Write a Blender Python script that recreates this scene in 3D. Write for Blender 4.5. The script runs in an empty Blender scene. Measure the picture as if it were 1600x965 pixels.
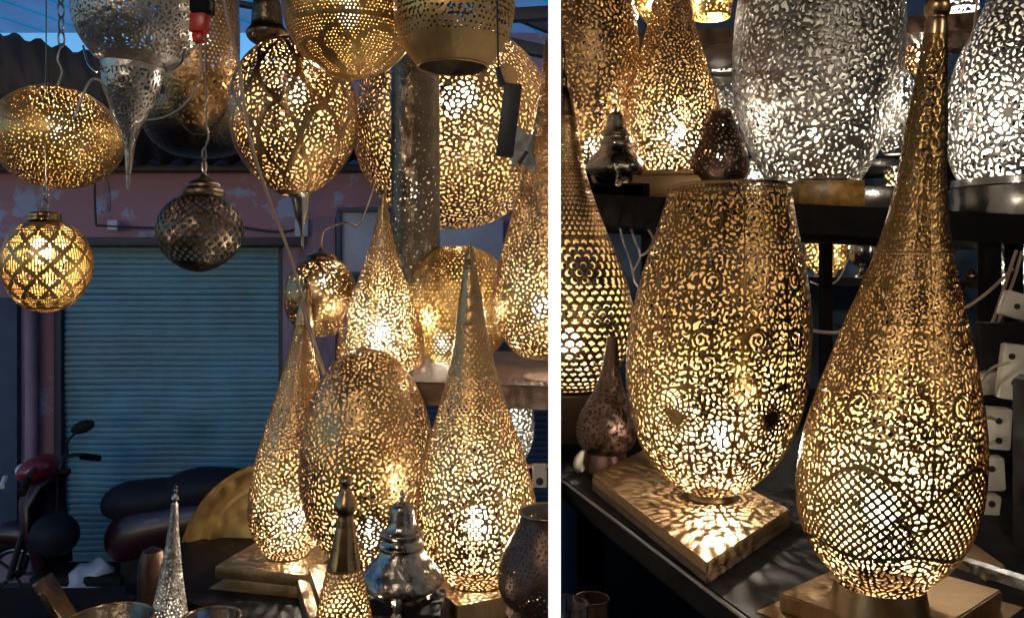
import bpy, bmesh, math, random
import numpy as np
from mathutils import Vector, Matrix
PI = math.pi
SC = bpy.context.scene
COL = SC.collection
# ------------------------------------------------------------------ camera
F0, CX, CY, CAMZ = 1300.0, 800.0, 420.0, 2.1
cam = bpy.data.objects.new('camera', bpy.data.cameras.new('camera'))
COL.objects.link(cam); SC.camera = cam
cam.location = (0, 0, CAMZ); cam.rotation_euler = (PI/2, 0, 0)
cam.data.sensor_width = 36; cam.data.lens = 36*F0/1600
cam.data.shift_y = -62.5/1600
cam.data.clip_start = 0.05; cam.data.clip_end = 200
# ------------------------------------------------------------------ dusk sky
W = bpy.data.worlds.new('World'); SC.world = W; W.use_nodes = True
wn = W.node_tree.nodes; wl = W.node_tree.links
bg = wn['Background']
sky = wn.new('ShaderNodeTexSky'); sky.sky_type = 'NISHITA'; sky.sun_disc = False
SUN_EL, SUN_ROT = math.radians(4.0), math.radians(200)
sky.sun_elevation = SUN_EL; sky.sun_rotation = SUN_ROT
sky.dust_density = 0.3; sky.ozone_density = 4.0
wl.new(sky.outputs[0], bg.inputs['Color']); bg.inputs['Strength'].default_value = 0.40
sl = bpy.data.lights.new('dusk_sun', 'SUN'); sl.energy = 0.12; sl.angle = math.radians(15); sl.color = (0.75, 0.82, 1.0)
so = bpy.data.objects.new('dusk_sun', sl); COL.objects.link(so)
so.rotation_euler = (math.radians(62), 0, math.radians(-20))
SC.view_settings.view_transform = 'Standard'; SC.view_settings.look = 'None'
SC.view_settings.exposure = 0.0; SC.view_settings.gamma = 1.0
SC.render.engine = 'CYCLES'
SC.cycles.transparent_max_bounces = 12; SC.cycles.max_bounces = 7; SC.cycles.glossy_bounces = 4; SC.cycles.diffuse_bounces = 3
SC.cycles.sample_clamp_indirect = 3.0
SC.cycles.use_denoising = True

# ------------------------------------------------------------------ materials
def mat(name, col, rough=0.5, metal=0.0, bump=0.0, bscale=40, var=0.0, vscale=6, emit=None, es=0, rvar=0.0,
        col2=None, coat=0, detail=4, stretch=None, trans=0, mixpos=(0.35, 0.65)):
    m = bpy.data.materials.new(name); m.use_nodes = True
    nt = m.node_tree; b = nt.nodes['Principled BSDF']
    b.inputs['Base Color'].default_value = (*col, 1); b.inputs['Roughness'].default_value = rough
    b.inputs['Metallic'].default_value = metal
    if name in ('black_metal', 'rubber', 'shop_floor', 'seat_vinyl'): b.inputs['Specular IOR Level'].default_value = .08
    if coat: b.inputs['Coat Weight'].default_value = coat
    if trans: b.inputs['Transmission Weight'].default_value = trans
    tc = nt.nodes.new('ShaderNodeTexCoord'); src = tc.outputs['Object']
    if stretch:
        mp = nt.nodes.new('ShaderNodeMapping'); mp.inputs['Scale'].default_value = stretch
        nt.links.new(src, mp.inputs[0]); src = mp.outputs[0]
    if var or col2 or rvar:
        n = nt.nodes.new('ShaderNodeTexNoise'); n.inputs['Scale'].default_value = vscale; n.inputs['Detail'].default_value = detail
        n.inputs['Roughness'].default_value = 0.65
        nt.links.new(src, n.inputs['Vector'])
        cr = nt.nodes.new('ShaderNodeValToRGB')
        cr.color_ramp.elements[0].position = mixpos[0]; cr.color_ramp.elements[1].position = mixpos[1]
        c2 = col2 if col2 else tuple(c*(1-var) for c in col)
        cr.color_ramp.elements[0].color = (*c2, 1); cr.color_ramp.elements[1].color = (*col, 1)
        nt.links.new(n.outputs['Fac'], cr.inputs[0]); nt.links.new(cr.outputs[0], b.inputs['Base Color'])
        if rvar:
            mr = nt.nodes.new('ShaderNodeMapRange'); mr.inputs['From Min'].default_value = .3; mr.inputs['From Max'].default_value = .7
            mr.inputs['To Min'].default_value = max(0.05, rough-rvar); mr.inputs['To Max'].default_value = min(1, rough+rvar)
            nt.links.new(n.outputs['Fac'], mr.inputs[0]); nt.links.new(mr.outputs[0], b.inputs['Roughness'])
    if bump:
        n2 = nt.nodes.new('ShaderNodeTexNoise'); n2.inputs['Scale'].default_value = bscale; n2.inputs['Detail'].default_value = 3
        nt.links.new(src, n2.inputs['Vector'])
        bp = nt.nodes.new('ShaderNodeBump'); bp.inputs['Strength'].default_value = bump; bp.inputs['Distance'].default_value = 0.01
        nt.links.new(n2.outputs['Fac'], bp.inputs['Height']); nt.links.new(bp.outputs[0], b.inputs['Normal'])
    if emit:
        b.inputs['Emission Color'].default_value = (*emit, 1); b.inputs['Emission Strength'].default_value = es
    return m

M = {}
M['brass'] = mat('brass', (0.54, 0.335, 0.16), 0.34, 1, bump=.25, bscale=90, var=.35, vscale=14, rvar=.1)
M['brass_in'] = mat('brass_inside', (0.58, 0.375, 0.15), 0.55, 0.4, var=.12, vscale=10)
M['brass_gold'] = mat('gold_brass', (0.27, 0.165, 0.065), 0.30, 1, bump=.25, bscale=70, var=.3, vscale=12, rvar=.1)
M['gold_in'] = mat('gold_inside', (0.68, 0.41, 0.10), 0.5, 0.5, var=.12, vscale=10)
M['brass_plain'] = mat('polished_brass', (0.48, 0.31, 0.16), 0.3, 1, bump=.1, bscale=30, var=.35, vscale=9, rvar=.12)
M['plinth'] = mat('brushed_brass_plinth', (0.48, 0.30, 0.145), 0.42, 0.85, bump=.15, bscale=60, var=.35, vscale=7, rvar=.1, stretch=(1, 6, 1))
M['silver'] = mat('silver', (0.56, 0.52, 0.48), 0.34, .85, bump=.45, bscale=60, var=.4, vscale=16, rvar=.1)
M['silver_in'] = mat('silver_inside', (0.68, 0.65, 0.60), 0.55, 0.4, var=.1)
M['silver_plain'] = mat('polished_silver', (0.6, 0.57, 0.53), 0.2, 1, bump=.1, bscale=25, var=.35, vscale=8, rvar=.08)
M['antique'] = mat('antique_silver', (0.5, 0.44, 0.38), 0.28, 1, bump=.25, bscale=60, var=.6, vscale=30, rvar=.1)
M['dark_brass'] = mat('dark_bronze', (0.23, 0.18, 0.13), 0.36, 1, bump=.3, bscale=60, var=.4, vscale=12)
M['dark_in'] = mat('dark_inside', (0.25, 0.2, 0.15), 0.6, .5)
M['copper'] = mat('dark_copper', (0.17, 0.10, 0.075), 0.42, .85, bump=.2, bscale=50, var=.4, vscale=10)
M['black'] = mat('black_metal', (0.010, 0.009, 0.010), 0.6, 0.0, bump=.1, bscale=40, var=.3, vscale=10)
M['brown_board'] = mat('brown_board', (0.11, 0.06, 0.035), 0.6, 0.0, bump=.15, bscale=30, var=.4, vscale=4, stretch=(1, 8, 8))
M['steel'] = mat('shelf_steel', (0.35, 0.34, 0.34), 0.3, 1, var=.4, vscale=5, rvar=.1)
M['white_plastic'] = mat('white_plastic', (0.58, 0.53, 0.45), 0.4, 0, var=.18, vscale=30)
M['hole'] = mat('socket_hole', (0.02, 0.015, 0.015), 0.7)
M['cord'] = mat('beige_cord', (0.42, 0.30, 0.22), 0.45)
M['clear_cord'] = mat('grey_cord', (0.35, 0.33, 0.33), 0.3)
M['black_cord'] = mat('black_cord', (0.02, 0.02, 0.02), 0.5)
M['chain'] = mat('chain_steel', (0.3, 0.28, 0.26), 0.35, 1)
M['red'] = mat('red_plastic', (0.55, 0.03, 0.02), 0.35)
M['white_paint'] = mat('white_paint', (0.8, 0.8, 0.8), 0.5, var=.05)
M['strip'] = mat('added_glow_edge', (0.9, 0.9, 0.9), 0.5, emit=(1, 1, 1), es=1.0)  # self-glowing plain white for the added partition's front edge, not a lamp
M['asphalt'] = mat('asphalt', (0.05, 0.05, 0.055), 0.75, bump=.5, bscale=30, var=.4, vscale=3)
M['shop_floor'] = mat('shop_floor', (0.028, 0.022, 0.02), 0.65, bump=.2, bscale=12, var=.5, vscale=3)
M['plaster'] = mat('mauve_plaster', (0.27, 0.155, 0.20), 0.8, bump=.5, bscale=9, col2=(0.26, 0.31, 0.46), vscale=2.6, detail=12, mixpos=(.41, .45))
M['plaster2'] = mat('mauve_pillar_plaster', (0.27, 0.19, 0.26), 0.8, bump=.4, bscale=9, var=.45, vscale=3, detail=8, stretch=(3, 3, .6))
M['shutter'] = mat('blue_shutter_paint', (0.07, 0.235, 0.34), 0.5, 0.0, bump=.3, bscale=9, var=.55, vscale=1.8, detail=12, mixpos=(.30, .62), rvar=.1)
M['shutter_dark'] = mat('dark_trim', (0.02, 0.025, 0.035), 0.6)
M['bright_gold'] = mat('bright_gold_brass', (0.85, 0.54, 0.22), 0.40, .8, bump=.2, bscale=60, var=.3, vscale=10, rvar=.1)
M['tray_brass'] = mat('tray_brass', (0.80, 0.52, 0.20), 0.36, .75, bump=.25, bscale=18, var=.35, vscale=6, rvar=.08)
M['red_cowl'] = mat('red_cowl_paint', (0.16, 0.006, 0.016), 0.3, coat=.3)
M['brass_yellow'] = mat('yellow_brass', (0.60, 0.38, 0.14), 0.42, .85, bump=.2, bscale=70, var=.3, vscale=12, rvar=.1)
M['blue_wall'] = mat('blue_wall_paint', (0.025, 0.055, 0.11), 0.7, bump=.2, bscale=8, var=.4, vscale=3)
M['paper'] = mat('crumpled_paper', (0.5, 0.45, 0.40), 0.7, var=.3, vscale=20)
M['shop_wall'] = mat('warm_grey_wall', (0.16, 0.12, 0.09), 0.8, var=.3, vscale=2)
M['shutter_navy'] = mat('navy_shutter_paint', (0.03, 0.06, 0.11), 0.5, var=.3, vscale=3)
M['pale_panel'] = mat('pale_blue_paint', (0.42, 0.47, 0.58), 0.6, var=.25, vscale=3, detail=8)
M['awning'] = mat('dark_corrugated', (0.022, 0.022, 0.026), 0.6, var=.4, vscale=3)
M['beam'] = mat('beam_paint', (0.05, 0.07, 0.12), 0.6, var=.4, vscale=4)
M['seat'] = mat('seat_vinyl', (0.012, 0.014, 0.02), 0.45)
M['scooter_red'] = mat('scooter_red', (0.02, 0.0015, 0.003), 0.4, coat=.15)
M['rubber'] = mat('rubber', (0.012, 0.012, 0.012), 0.7)
M['chrome'] = mat('chrome', (0.16, 0.16, 0.17), 0.25, 1)
M['amber'] = mat('amber_lens', (0.6, 0.2, 0.02), 0.2)
M['lens'] = mat('headlight_lens', (0.6, 0.62, 0.6), 0.1, coat=.5)
M['bag'] = mat('plastic_bag', (0.32, 0.36, 0.46), 0.35, bump=.5, bscale=25)
M['glass'] = mat('glass', (0.9, 0.95, 1), 0.03, trans=1)
M['mosaic'] = mat('amber_glass', (0.6, 0.33, 0.08), 0.3, var=.6, vscale=60)

def roof_mat():
    m = bpy.data.materials.new('translucent_roofing'); m.use_nodes = True
    nt = m.node_tree; nt.nodes.remove(nt.nodes['Principled BSDF']); out = nt.nodes['Material Output']
    tr = nt.nodes.new('ShaderNodeBsdfTranslucent'); tp = nt.nodes.new('ShaderNodeBsdfTransparent')
    mx = nt.nodes.new('ShaderNodeMixShader'); mx.inputs[0].default_value = .85
    tc = nt.nodes.new('ShaderNodeTexCoord'); mp = nt.nodes.new('ShaderNodeMapping')
    mp.inputs['Rotation'].default_value = (0, 0, math.radians(28))
    wv = nt.nodes.new('ShaderNodeTexWave'); wv.inputs['Scale'].default_value = 1.3; wv.inputs['Distortion'].default_value = .4
    cr = nt.nodes.new('ShaderNodeValToRGB'); e = cr.color_ramp.elements
    e[0].position = .0; e[0].color = (.92, .93, 1, 1); e[1].position = .965; e[1].color = (.92, .93, 1, 1)
    x = e.new(.985); x.color = (.1, .95, 1, 1)
    ns = nt.nodes.new('ShaderNodeTexNoise'); ns.inputs['Scale'].default_value = 5; ns.inputs['Detail'].default_value = 6
    mc = nt.nodes.new('ShaderNodeMixRGB'); mc.blend_type = 'MULTIPLY'; mc.inputs[0].default_value = .35
    nt.links.new(tc.outputs['Object'], mp.inputs[0]); nt.links.new(mp.outputs[0], wv.inputs['Vector'])
    nt.links.new(tc.outputs['Object'], ns.inputs['Vector'])
    nt.links.new(wv.outputs['Fac'], cr.inputs[0]); nt.links.new(cr.outputs[0], mc.inputs[1]); nt.links.new(ns.outputs['Fac'], mc.inputs[2])
    nt.links.new(mc.outputs[0], tr.inputs['Color']); nt.links.new(cr.outputs[0], tp.inputs['Color'])
    nt.links.new(tp.outputs[0], mx.inputs[1]); nt.links.new(tr.outputs[0], mx.inputs[2]); nt.links.new(mx.outputs[0], out.inputs['Surface'])
    return m
M['roofing'] = roof_mat()
_bulbm = {}
def bulb_mat(L, col=(1, .89, .71)):
    k = (round(L, 1), col)
    if k not in _bulbm:
        _bulbm[k] = mat('lit_bulb', (1, 1, 1), .5, emit=col, es=L)
    return _bulbm[k]

# ------------------------------------------------------------------ helpers
def P(px, py, d): return Vector(((px-CX)/F0*d, d, CAMZ+(CY-py)/F0*d))
def corr(cx, r):
    """centre and radius (pixels at depth d) of the round body whose outline spans cx-r .. cx+r in the picture"""
    a = np.arctan((cx-r-CX)/F0); b = np.arctan((cx+r-CX)/F0); m = (a+b)/2
    return CX+F0*np.tan(m), F0*np.sin((b-a)/2)/np.cos(m)
def PZ(px, d, z): return Vector(((px-CX)/F0*d, d, z))
def plane_at(px, py, z):            # point of the level z seen at a pixel
    d = (CAMZ-z)*F0/(py-CY); return Vector(((px-CX)/F0*d, d, z))
PK = 66.5/F0                         # direction of the white partition between the two bays

def empty(name, loc, label=None, cat=None, group=None):
    o = bpy.data.objects.new(name, None); COL.objects.link(o); o.location = loc; o.empty_display_size = .05
    tag(o, label, cat, group); return o
def tag(o, label=None, cat=None, group=None, kind=None):
    if label: o['label'] = label
    if cat: o['category'] = cat
    if group: o['group'] = group
    if kind: o['kind'] = kind
    return o
def world_off(p):
    w = Vector((0, 0, 0))
    while p is not None: w += p.location; p = p.parent
    return w
def link(name, me, m, parent=None, world=True):
    """me holds world coordinates (unless world is False): they are made local to the parent, or to the thing's own foot"""
    o = bpy.data.objects.new(name, me); COL.objects.link(o)
    for x in (m if isinstance(m, (list, tuple)) else [m]): me.materials.append(x)
    if world and len(me.vertices):
        if parent is not None: off = world_off(parent)
        else:
            c = np.empty(len(me.vertices)*3, np.float32); me.vertices.foreach_get('co', c); c = c.reshape(-1, 3)
            lo, hi = c.min(0), c.max(0); off = Vector((float(lo[0]+hi[0])/2, float(lo[1]+hi[1])/2, float(lo[2])))
            o.location = off
        me.transform(Matrix.Translation(-off))
    if parent is not None: o.parent = parent
    return o
class MB:
    """collects shapes in world coordinates, then links them as ONE mesh object"""
    def __init__(s): s.bm = bmesh.new()
    def _t(s, vs, mtx):
        bmesh.ops.transform(s.bm, matrix=mtx, verts=vs)
    def box(s, c, size, rz=0, bev=0, tilt=None, seg=2):
        g = bmesh.ops.create_cube(s.bm, size=1); vs = g['verts']
        m = Matrix.Translation(Vector(c)) @ Matrix.Rotation(rz, 4, 'Z')
        if tilt: m = m @ Matrix.Rotation(tilt[0], 4, 'X') @ Matrix.Rotation(tilt[1], 4, 'Y')
        m = m @ Matrix.Diagonal((*size, 1)); s._t(vs, m)
        if bev:
            es = list({e for v in vs for e in v.link_edges})
            bmesh.ops.bevel(s.bm, geom=es, offset=bev, segments=seg, affect='EDGES', profile=.5)
        return s
    def quadprism(s, pts, z0, z1, bev=0):
        lo = [s.bm.verts.new((p[0], p[1], z0)) for p in pts]; hi = [s.bm.verts.new((p[0], p[1], z1)) for p in pts]
        n = len(pts); f = [s.bm.faces.new(lo[::-1]), s.bm.faces.new(hi)]
        for i in range(n): f.append(s.bm.faces.new((lo[i], lo[(i+1) % n], hi[(i+1) % n], hi[i])))
        bmesh.ops.recalc_face_normals(s.bm, faces=f)
        if bev:
            es = list({e for v in lo+hi for e in v.link_edges})
            bmesh.ops.bevel(s.bm, geom=es, offset=bev, segments=2, affect='EDGES')
        return s
    def lathe(s, c, prof, n=48, axis=(0, 0, 1), wav=None, cap=True):
        """prof: (z, r) pairs from the centre c"""
        q = Vector((0, 0, 1)).rotation_difference(Vector(axis).normalized()).to_matrix()
        rings = []
        for k, (z, r) in enumerate(prof):
            ring = []
            for i in range(n):
                a = 2*PI*i/n; rr = r*(1+(wav(a, k/(len(prof)-1)) if wav else 0))
                ring.append(s.bm.verts.new(Vector(c)+q @ Vector((rr*math.cos(a), rr*math.sin(a), z))))
            rings.append(ring)
        for a, b in zip(rings, rings[1:]):
            for i in range(n):
                s.bm.faces.new((a[i], a[(i+1) % n], b[(i+1) % n], b[i]))
        if cap:
            for ring in (rings[0], rings[-1]):
                try: s.bm.faces.new(ring)
                except Exception: pass
        return s
    def tube(s, pts, r, n=8, smooth=6):
        pts = [Vector(p) for p in pts]
        if smooth and len(pts) > 2:
            out = []
            for i in range(len(pts)-1):
                p0 = pts[max(i-1, 0)]; p1 = pts[i]; p2 = pts[i+1]; p3 = pts[min(i+2, len(pts)-1)]
                for k in range(smooth):
                    t = k/smooth
                    out.append(.5*((2*p1)+(p2-p0)*t+(2*p0-5*p1+4*p2-p3)*t*t+(3*p1-p0-3*p2+p3)*t**3))
            out.append(pts[-1]); pts = out
        rings = []; up = Vector((0, 1, .01)).normalized()
        for i, p in enumerate(pts):
            d = (pts[min(i+1, len(pts)-1)]-pts[max(i-1, 0)])
            if d.length < 1e-9: d = Vector((0, 0, 1))
            d.normalize(); x = d.cross(up)
            if x.length < 1e-3: x = d.cross(Vector((1, 0, 0)))
            x.normalize(); y = d.cross(x)
            rr = float(np.interp(i/(len(pts)-1)*(len(r)-1), range(len(r)), r)) if isinstance(r, (list, tuple)) else r
            rings.append([s.bm.verts.new(p+x*rr*math.cos(2*PI*k/n)+y*rr*math.sin(2*PI*k/n)) for k in range(n)])
        for a, b in zip(rings, rings[1:]):
            for i in range(n): s.bm.faces.new((a[i], a[(i+1) % n], b[(i+1) % n], b[i]))
        s.bm.faces.new(rings[0]); s.bm.faces.new(rings[-1][::-1])
        return s
    def torus(s, c, R, r, rot=None, sx=1, sz=1, n=14, k=6):
        vs = []
        for i in range(n):
            a = 2*PI*i/n
            for j in range(k):
                b = 2*PI*j/k
                vs.append(s.bm.verts.new(((R+r*math.cos(b))*math.cos(a)*sx, r*math.sin(b), (R+r*math.cos(b))*math.sin(a)*sz)))
        for i in range(n):
            for j in range(k):
                s.bm.faces.new((vs[i*k+j], vs[i*k+(j+1) % k], vs[((i+1) % n)*k+(j+1) % k], vs[((i+1) % n)*k+j]))
        s._t(vs, Matrix.Translation(Vector(c)) @ (rot.to_4x4() if rot else Matrix.Identity(4))); return s
    def sphere(s, c, r, sc=(1, 1, 1), sub=3, rot=None):
        g = bmesh.ops.create_icosphere(s.bm, subdivisions=sub, radius=r)
        s._t(g['verts'], Matrix.Translation(Vector(c)) @ (rot.to_4x4() if rot else Matrix.Identity(4)) @ Matrix.Diagonal((*sc, 1)))
        return s
    def chain(s, a, b, L=.022, r=.0022):
        a = Vector(a); b = Vector(b); n = max(1, int(round((b-a).length/(L*1.0))))
        q = Vector((0, 0, 1)).rotation_difference((b-a).normalized()).to_matrix()
        for i in range(n):
            c = a+(b-a)*((i+.5)/n)
            s.torus(c, L*.42, r, rot=q @ Matrix.Rotation((i % 2)*PI/2+.4, 3, 'Z'), sx=.62, sz=1.35, n=12, k=6)
        return s
    def clip(s, side):
        """cut away whatever lies beyond the white partition"""
        n = Vector((1, -PK, 0)).normalized(); co = n*(.0075*side)
        bmesh.ops.bisect_plane(s.bm, geom=s.bm.verts[:]+s.bm.edges[:]+s.bm.faces[:], plane_co=co, plane_no=n,
                               clear_outer=side < 0, clear_inner=side > 0)
        return s
    def build(s, name, m, parent=None, smooth=True, ang=40):
        bmesh.ops.recalc_face_normals(s.bm, faces=s.bm.faces[:])
        me = bpy.data.meshes.new(name); s.bm.to_mesh(me); s.bm.free()
        if smooth:
            me.polygons.foreach_set('use_smooth', [True]*len(me.polygons))
            try: me.set_sharp_from_angle(angle=math.radians(ang))
            except Exception: pass
        return link(name, me, m, parent)

# ------------------------------------------------------------------ pierced sheet metal
def curve(prof, step):
    p = np.array(prof, float); q = []
    n = len(p)
    for i in range(n-1):
        p0 = p[max(i-1, 0)]; p1 = p[i]; p2 = p[i+1]; p3 = p[min(i+2, n-1)]
        L = np.hypot(*(p2-p1)); a = (np.hypot(*(p1-p0)) or L)**.5; b = L**.5; c = (np.hypot(*(p3-p2)) or L)**.5
        if i == 0: p0 = p1-(p2-p1); a = b
        if i == n-2: p3 = p2+(p2-p1); c = b
        m1 = b*((p1-p0)/a-(p2-p0)/(a+b)+(p2-p1)/b)
        m2 = b*((p2-p1)/b-(p3-p1)/(b+c)+(p3-p2)/c)
        k = max(3, int(L/1.0))
        for t in np.arange(k)/k:
            q.append((2*t**3-3*t*t+1)*p1+(t**3-2*t*t+t)*m1+(-2*t**3+3*t*t)*p2+(t**3-t*t)*m2)
    q.append(p[-1]); q = np.array(q); q[:, 1] = np.maximum(q[:, 1], .4)
    s = np.r_[0, np.cumsum(np.hypot(*np.diff(q, axis=0).T))]
    N = max(4, int(round(s[-1]/step))); ss = np.linspace(0, s[-1], N+1)
    return ss, np.interp(ss, s, q[:, 0]), np.interp(ss, s, q[:, 1])

class Sheet:
    """a surface of revolution (profile in pixels of the photograph) with holes cut through its field"""
    def __init__(self, prof, step=1.8, seed=0):
        self.s, self.y, self.r = curve(prof, step); self.step = self.s[1]
        self.M = int(max(48, round(2*PI*self.r.max()/step))); self.dt = 2*PI/self.M
        self.F = np.full((len(self.s), self.M), 6.0); self.rng = np.random.default_rng(seed); self.H = []
        self.TH = np.arange(self.M)[None, :]*self.dt+0*self.s[:, None]; self.SS = self.s[:, None]+0*self.TH; self.YY = self.y[:, None]+0*self.TH; self.RR = self.r[:, None]+0*self.TH
    def R(self, s): return np.interp(s, self.s, self.r)
    def S(self, y):
        """arc length at which the profile passes the picture row y (first crossing)"""
        k = np.argmax(self.y >= y) if (self.y >= y).any() else len(self.y)-1
        return self.s[k]
    def add(self, s, th, ang, L, w, b=0.0): self.H.append((s, th, ang, L, w, b))
    def stamp(self, metal=False):
        """cut the collected strokes out of the sheet, or (metal) lay them over it"""
        if not self.H: return
        H = np.array(self.H); self.H = []
        rc = self.R(H[:, 0]); ext = H[:, 3]*1.25+H[:, 4]+1.5
        hr = np.ceil(ext/self.step).astype(int)+1; hc = np.minimum(np.ceil(ext/(rc*self.dt)).astype(int)+1, self.M//2-1)
        key = hr*10000+hc
        for k in np.unique(key):
            sel = np.where(key == k)[0]; a, b = hr[sel[0]], hc[sel[0]]
            for q in range(0, len(sel), 4000):
                h = H[sel[q:q+4000]]
                I = np.round(h[:, 0]/self.step).astype(int)[:, None, None]+np.arange(-a, a+1)[None, :, None]
                J = np.round(h[:, 1]/self.dt).astype(int)[:, None, None]+np.arange(-b, b+1)[None, None, :]
                Ic = np.clip(I, 0, len(self.s)-1)
                yy = I*self.step-h[:, 0, None, None]; xx = (J*self.dt-h[:, 1, None, None])*self.r[Ic]
                yy = yy+0*xx
                ca, sa = np.cos(h[:, 2])[:, None, None], np.sin(h[:, 2])[:, None, None]
                u = xx*ca+yy*sa; v = -xx*sa+yy*ca
                L = h[:, 3, None, None]; w = h[:, 4, None, None]; bb = h[:, 5, None, None]
                ts = (-1., -.4, .35, 1.); ws = (1., 1., 1., 1.) if metal else (.45, 1., .85, .3)
                D = np.full(xx.shape, 9.0)
                for t0, t1, w0, w1 in zip(ts, ts[1:], ws, ws[1:]):
                    x0, y0 = t0*L, bb*L*(t0*t0-.4); x1, y1 = t1*L, bb*L*(t1*t1-.4)
                    dx, dy = x1-x0, y1-y0; tt = np.clip(((u-x0)*dx+(v-y0)*dy)/(dx*dx+dy*dy+1e-6), 0, 1)
                    D = np.minimum(D, np.hypot(u-x0-tt*dx, v-y0-tt*dy)-w*(w0+(w1-w0)*tt))
                ok = (I >= 0) & (I < len(self.s)) & (D < 6)
                if metal: np.maximum.at(self.F, ((Ic+0*J)[ok], (J % self.M+0*I)[ok]), -D[ok])
                else: np.minimum.at(self.F, ((Ic+0*J)[ok], (J % self.M+0*I)[ok]), D[ok])
    def solid(self, fn):
        self.stamp(); self.F = np.where(fn(self.TH, self.SS, self.RR), 5.0, self.F)
    def web(self, s0, s1, c, n=12, strip=.30, ex=None, merge=.35, c_top=None, elong=1.9, cap=.9, mirror=False):
        """openwork: cells of uneven elongated shape (some joined into hooks) parted by a thin web of metal"""
        rng = self.rng; pts = []; s = s0+c*.3; cs = []
        while s < s1:
            cc = c if c_top is None else c_top+(c-c_top)*min(1, (s-s0)/(s1-s0)*1.6)
            r = self.R(s); Wd = (PI if mirror else 2*PI)*r/n; m = Wd/cc; k = int(m)+(1 if rng.random() < m-int(m) else 0)
            for i in range(max(k, 1)):
                pts.append((s+rng.uniform(-.45, .45)*cc, rng.uniform(0, (PI if mirror else 2*PI)/n))); cs.append(cc)
            s += cc*.88
        p = np.array(pts); cs = np.array(cs); r = self.R(p[:, 0])
        for it in range(15):
            q = np.concatenate([p, p*[1, -1], np.stack([p[:, 0], 2*PI/n-p[:, 1]], 1)] if mirror else [p, p+[0, 2*PI/n], p-[0, 2*PI/n]])
            dy = p[:, None, 0]-q[None, :, 0]; dx = (p[:, None, 1]-q[None, :, 1])*r[:, None]; d = np.hypot(dx, dy)+1e-6
            lim = 1.12*cs[:, None]; f = np.where((d < lim) & (d > 1e-4), (lim-d)/d*.22, 0)
            p[:, 0] += (dy*f).sum(1)*.8; p[:, 1] += (dx*f).sum(1)*.8/r
            p[:, 1] = np.clip(p[:, 1], .42*cs/r, PI/n-.42*cs/r) if mirror else p[:, 1] % (2*PI/n)
            p[:, 0] = np.clip(p[:, 0], s0, s1); r = self.R(p[:, 0])
        k = len(p); lab = np.arange(k)
        dy = p[:, None, 0]-p[None, :, 0]; dx = (p[:, None, 1]-p[None, :, 1])*r[:, None]; d = np.hypot(dx, dy)+np.eye(k)*1e3
        used = np.zeros(k, bool)
        for i in rng.permutation(k):
            if used[i] or rng.random() > merge*2: continue
            j = int(np.argmin(d[i]+used*1e3))
            if d[i, j] < 1.5*cs[i]: lab[j] = i; used[i] = used[j] = True
        an = rng.uniform(0, PI, k); el = 1+(elong-1)*rng.uniform(.3, 1.2, k)
        S_, T_, A_, E_, C_, L_ = [], [], [], [], [], []
        for q in range(n):
            for sg in ((1, -1) if mirror else (1,)):
                S_.append(p[:, 0]); T_.append(2*PI*q/n+sg*p[:, 1]); A_.append(an if sg > 0 else PI-an); E_.append(el); C_.append(cs); L_.append(lab+(2*q+(sg > 0))*k)
        S_, T_, A_, E_, C_, L_ = map(np.concatenate, (S_, T_, A_, E_, C_, L_)); rc = self.R(S_)
        ext = C_*1.9; hr = np.ceil(ext/self.step).astype(int); hc = np.minimum(np.ceil(ext/(rc*self.dt)).astype(int), self.M//2-1)
        D1 = np.full(self.F.shape, 99.); D2 = np.full(self.F.shape, 99.); LB = np.full(self.F.shape, -1)
        key = hr*10000+hc; jobs = []
        for kk in np.unique(key):
            sel = np.where(key == kk)[0]; a, b = hr[sel[0]], hc[sel[0]]
            for z in range(0, len(sel), 2000): jobs.append((sel[z:z+2000], a, b))
        for ps in (0, 1, 2):
            for e, a, b in jobs:
                I = np.round(S_[e]/self.step).astype(int)[:, None, None]+np.arange(-a, a+1)[None, :, None]
                J = np.round(T_[e]/self.dt).astype(int)[:, None, None]+np.arange(-b, b+1)[None, None, :]
                Ic = np.clip(I, 0, len(self.s)-1); yy = I*self.step-S_[e][:, None, None]; xx = (J*self.dt-T_[e][:, None, None])*self.r[Ic]; yy = yy+0*xx
                ca, sa = np.cos(A_[e])[:, None, None], np.sin(A_[e])[:, None, None]; el_ = (E_[e]**.5)[:, None, None]
                D = np.hypot((xx*ca+yy*sa)/el_, (-xx*sa+yy*ca)*el_); ok = (I+0*J >= 0) & (I+0*J < len(self.s))
                ix = ((Ic+0*J)[ok], (J % self.M+0*I)[ok]); D = D[ok]; lb = (L_[e][:, None, None]+0*I+0*J)[ok]
                if ps == 0: np.minimum.at(D1, ix, D)
                elif ps == 1:
                    w_ = D <= D1[ix]+1e-9; LB[ix[0][w_], ix[1][w_]] = lb[w_]
                else:
                    w_ = lb != LB[ix]; np.minimum.at(D2, (ix[0][w_], ix[1][w_]), D[w_])
        CC = c if c_top is None else c_top+(c-c_top)*np.clip((self.SS-s0)/(s1-s0)*1.6, 0, 1)
        G = np.maximum(strip*CC*.5-(np.minimum(D2, 50)-D1)*.5, D1-cap*CC)
        for _ in range(1):
            Gp = np.concatenate([G[:1], G, G[-1:]]); G = (Gp[:-2]+5*Gp[1:-1]+Gp[2:])/7; G = (np.roll(G, 1, 1)+5*G+np.roll(G, -1, 1))/7
        G = np.where((self.SS < s0) | (self.SS > s1), 5., G)
        if ex is not None: G = np.where(ex(self.TH, self.SS, self.RR), 5., G)
        self.F = np.minimum(self.F, G); return self
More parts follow.
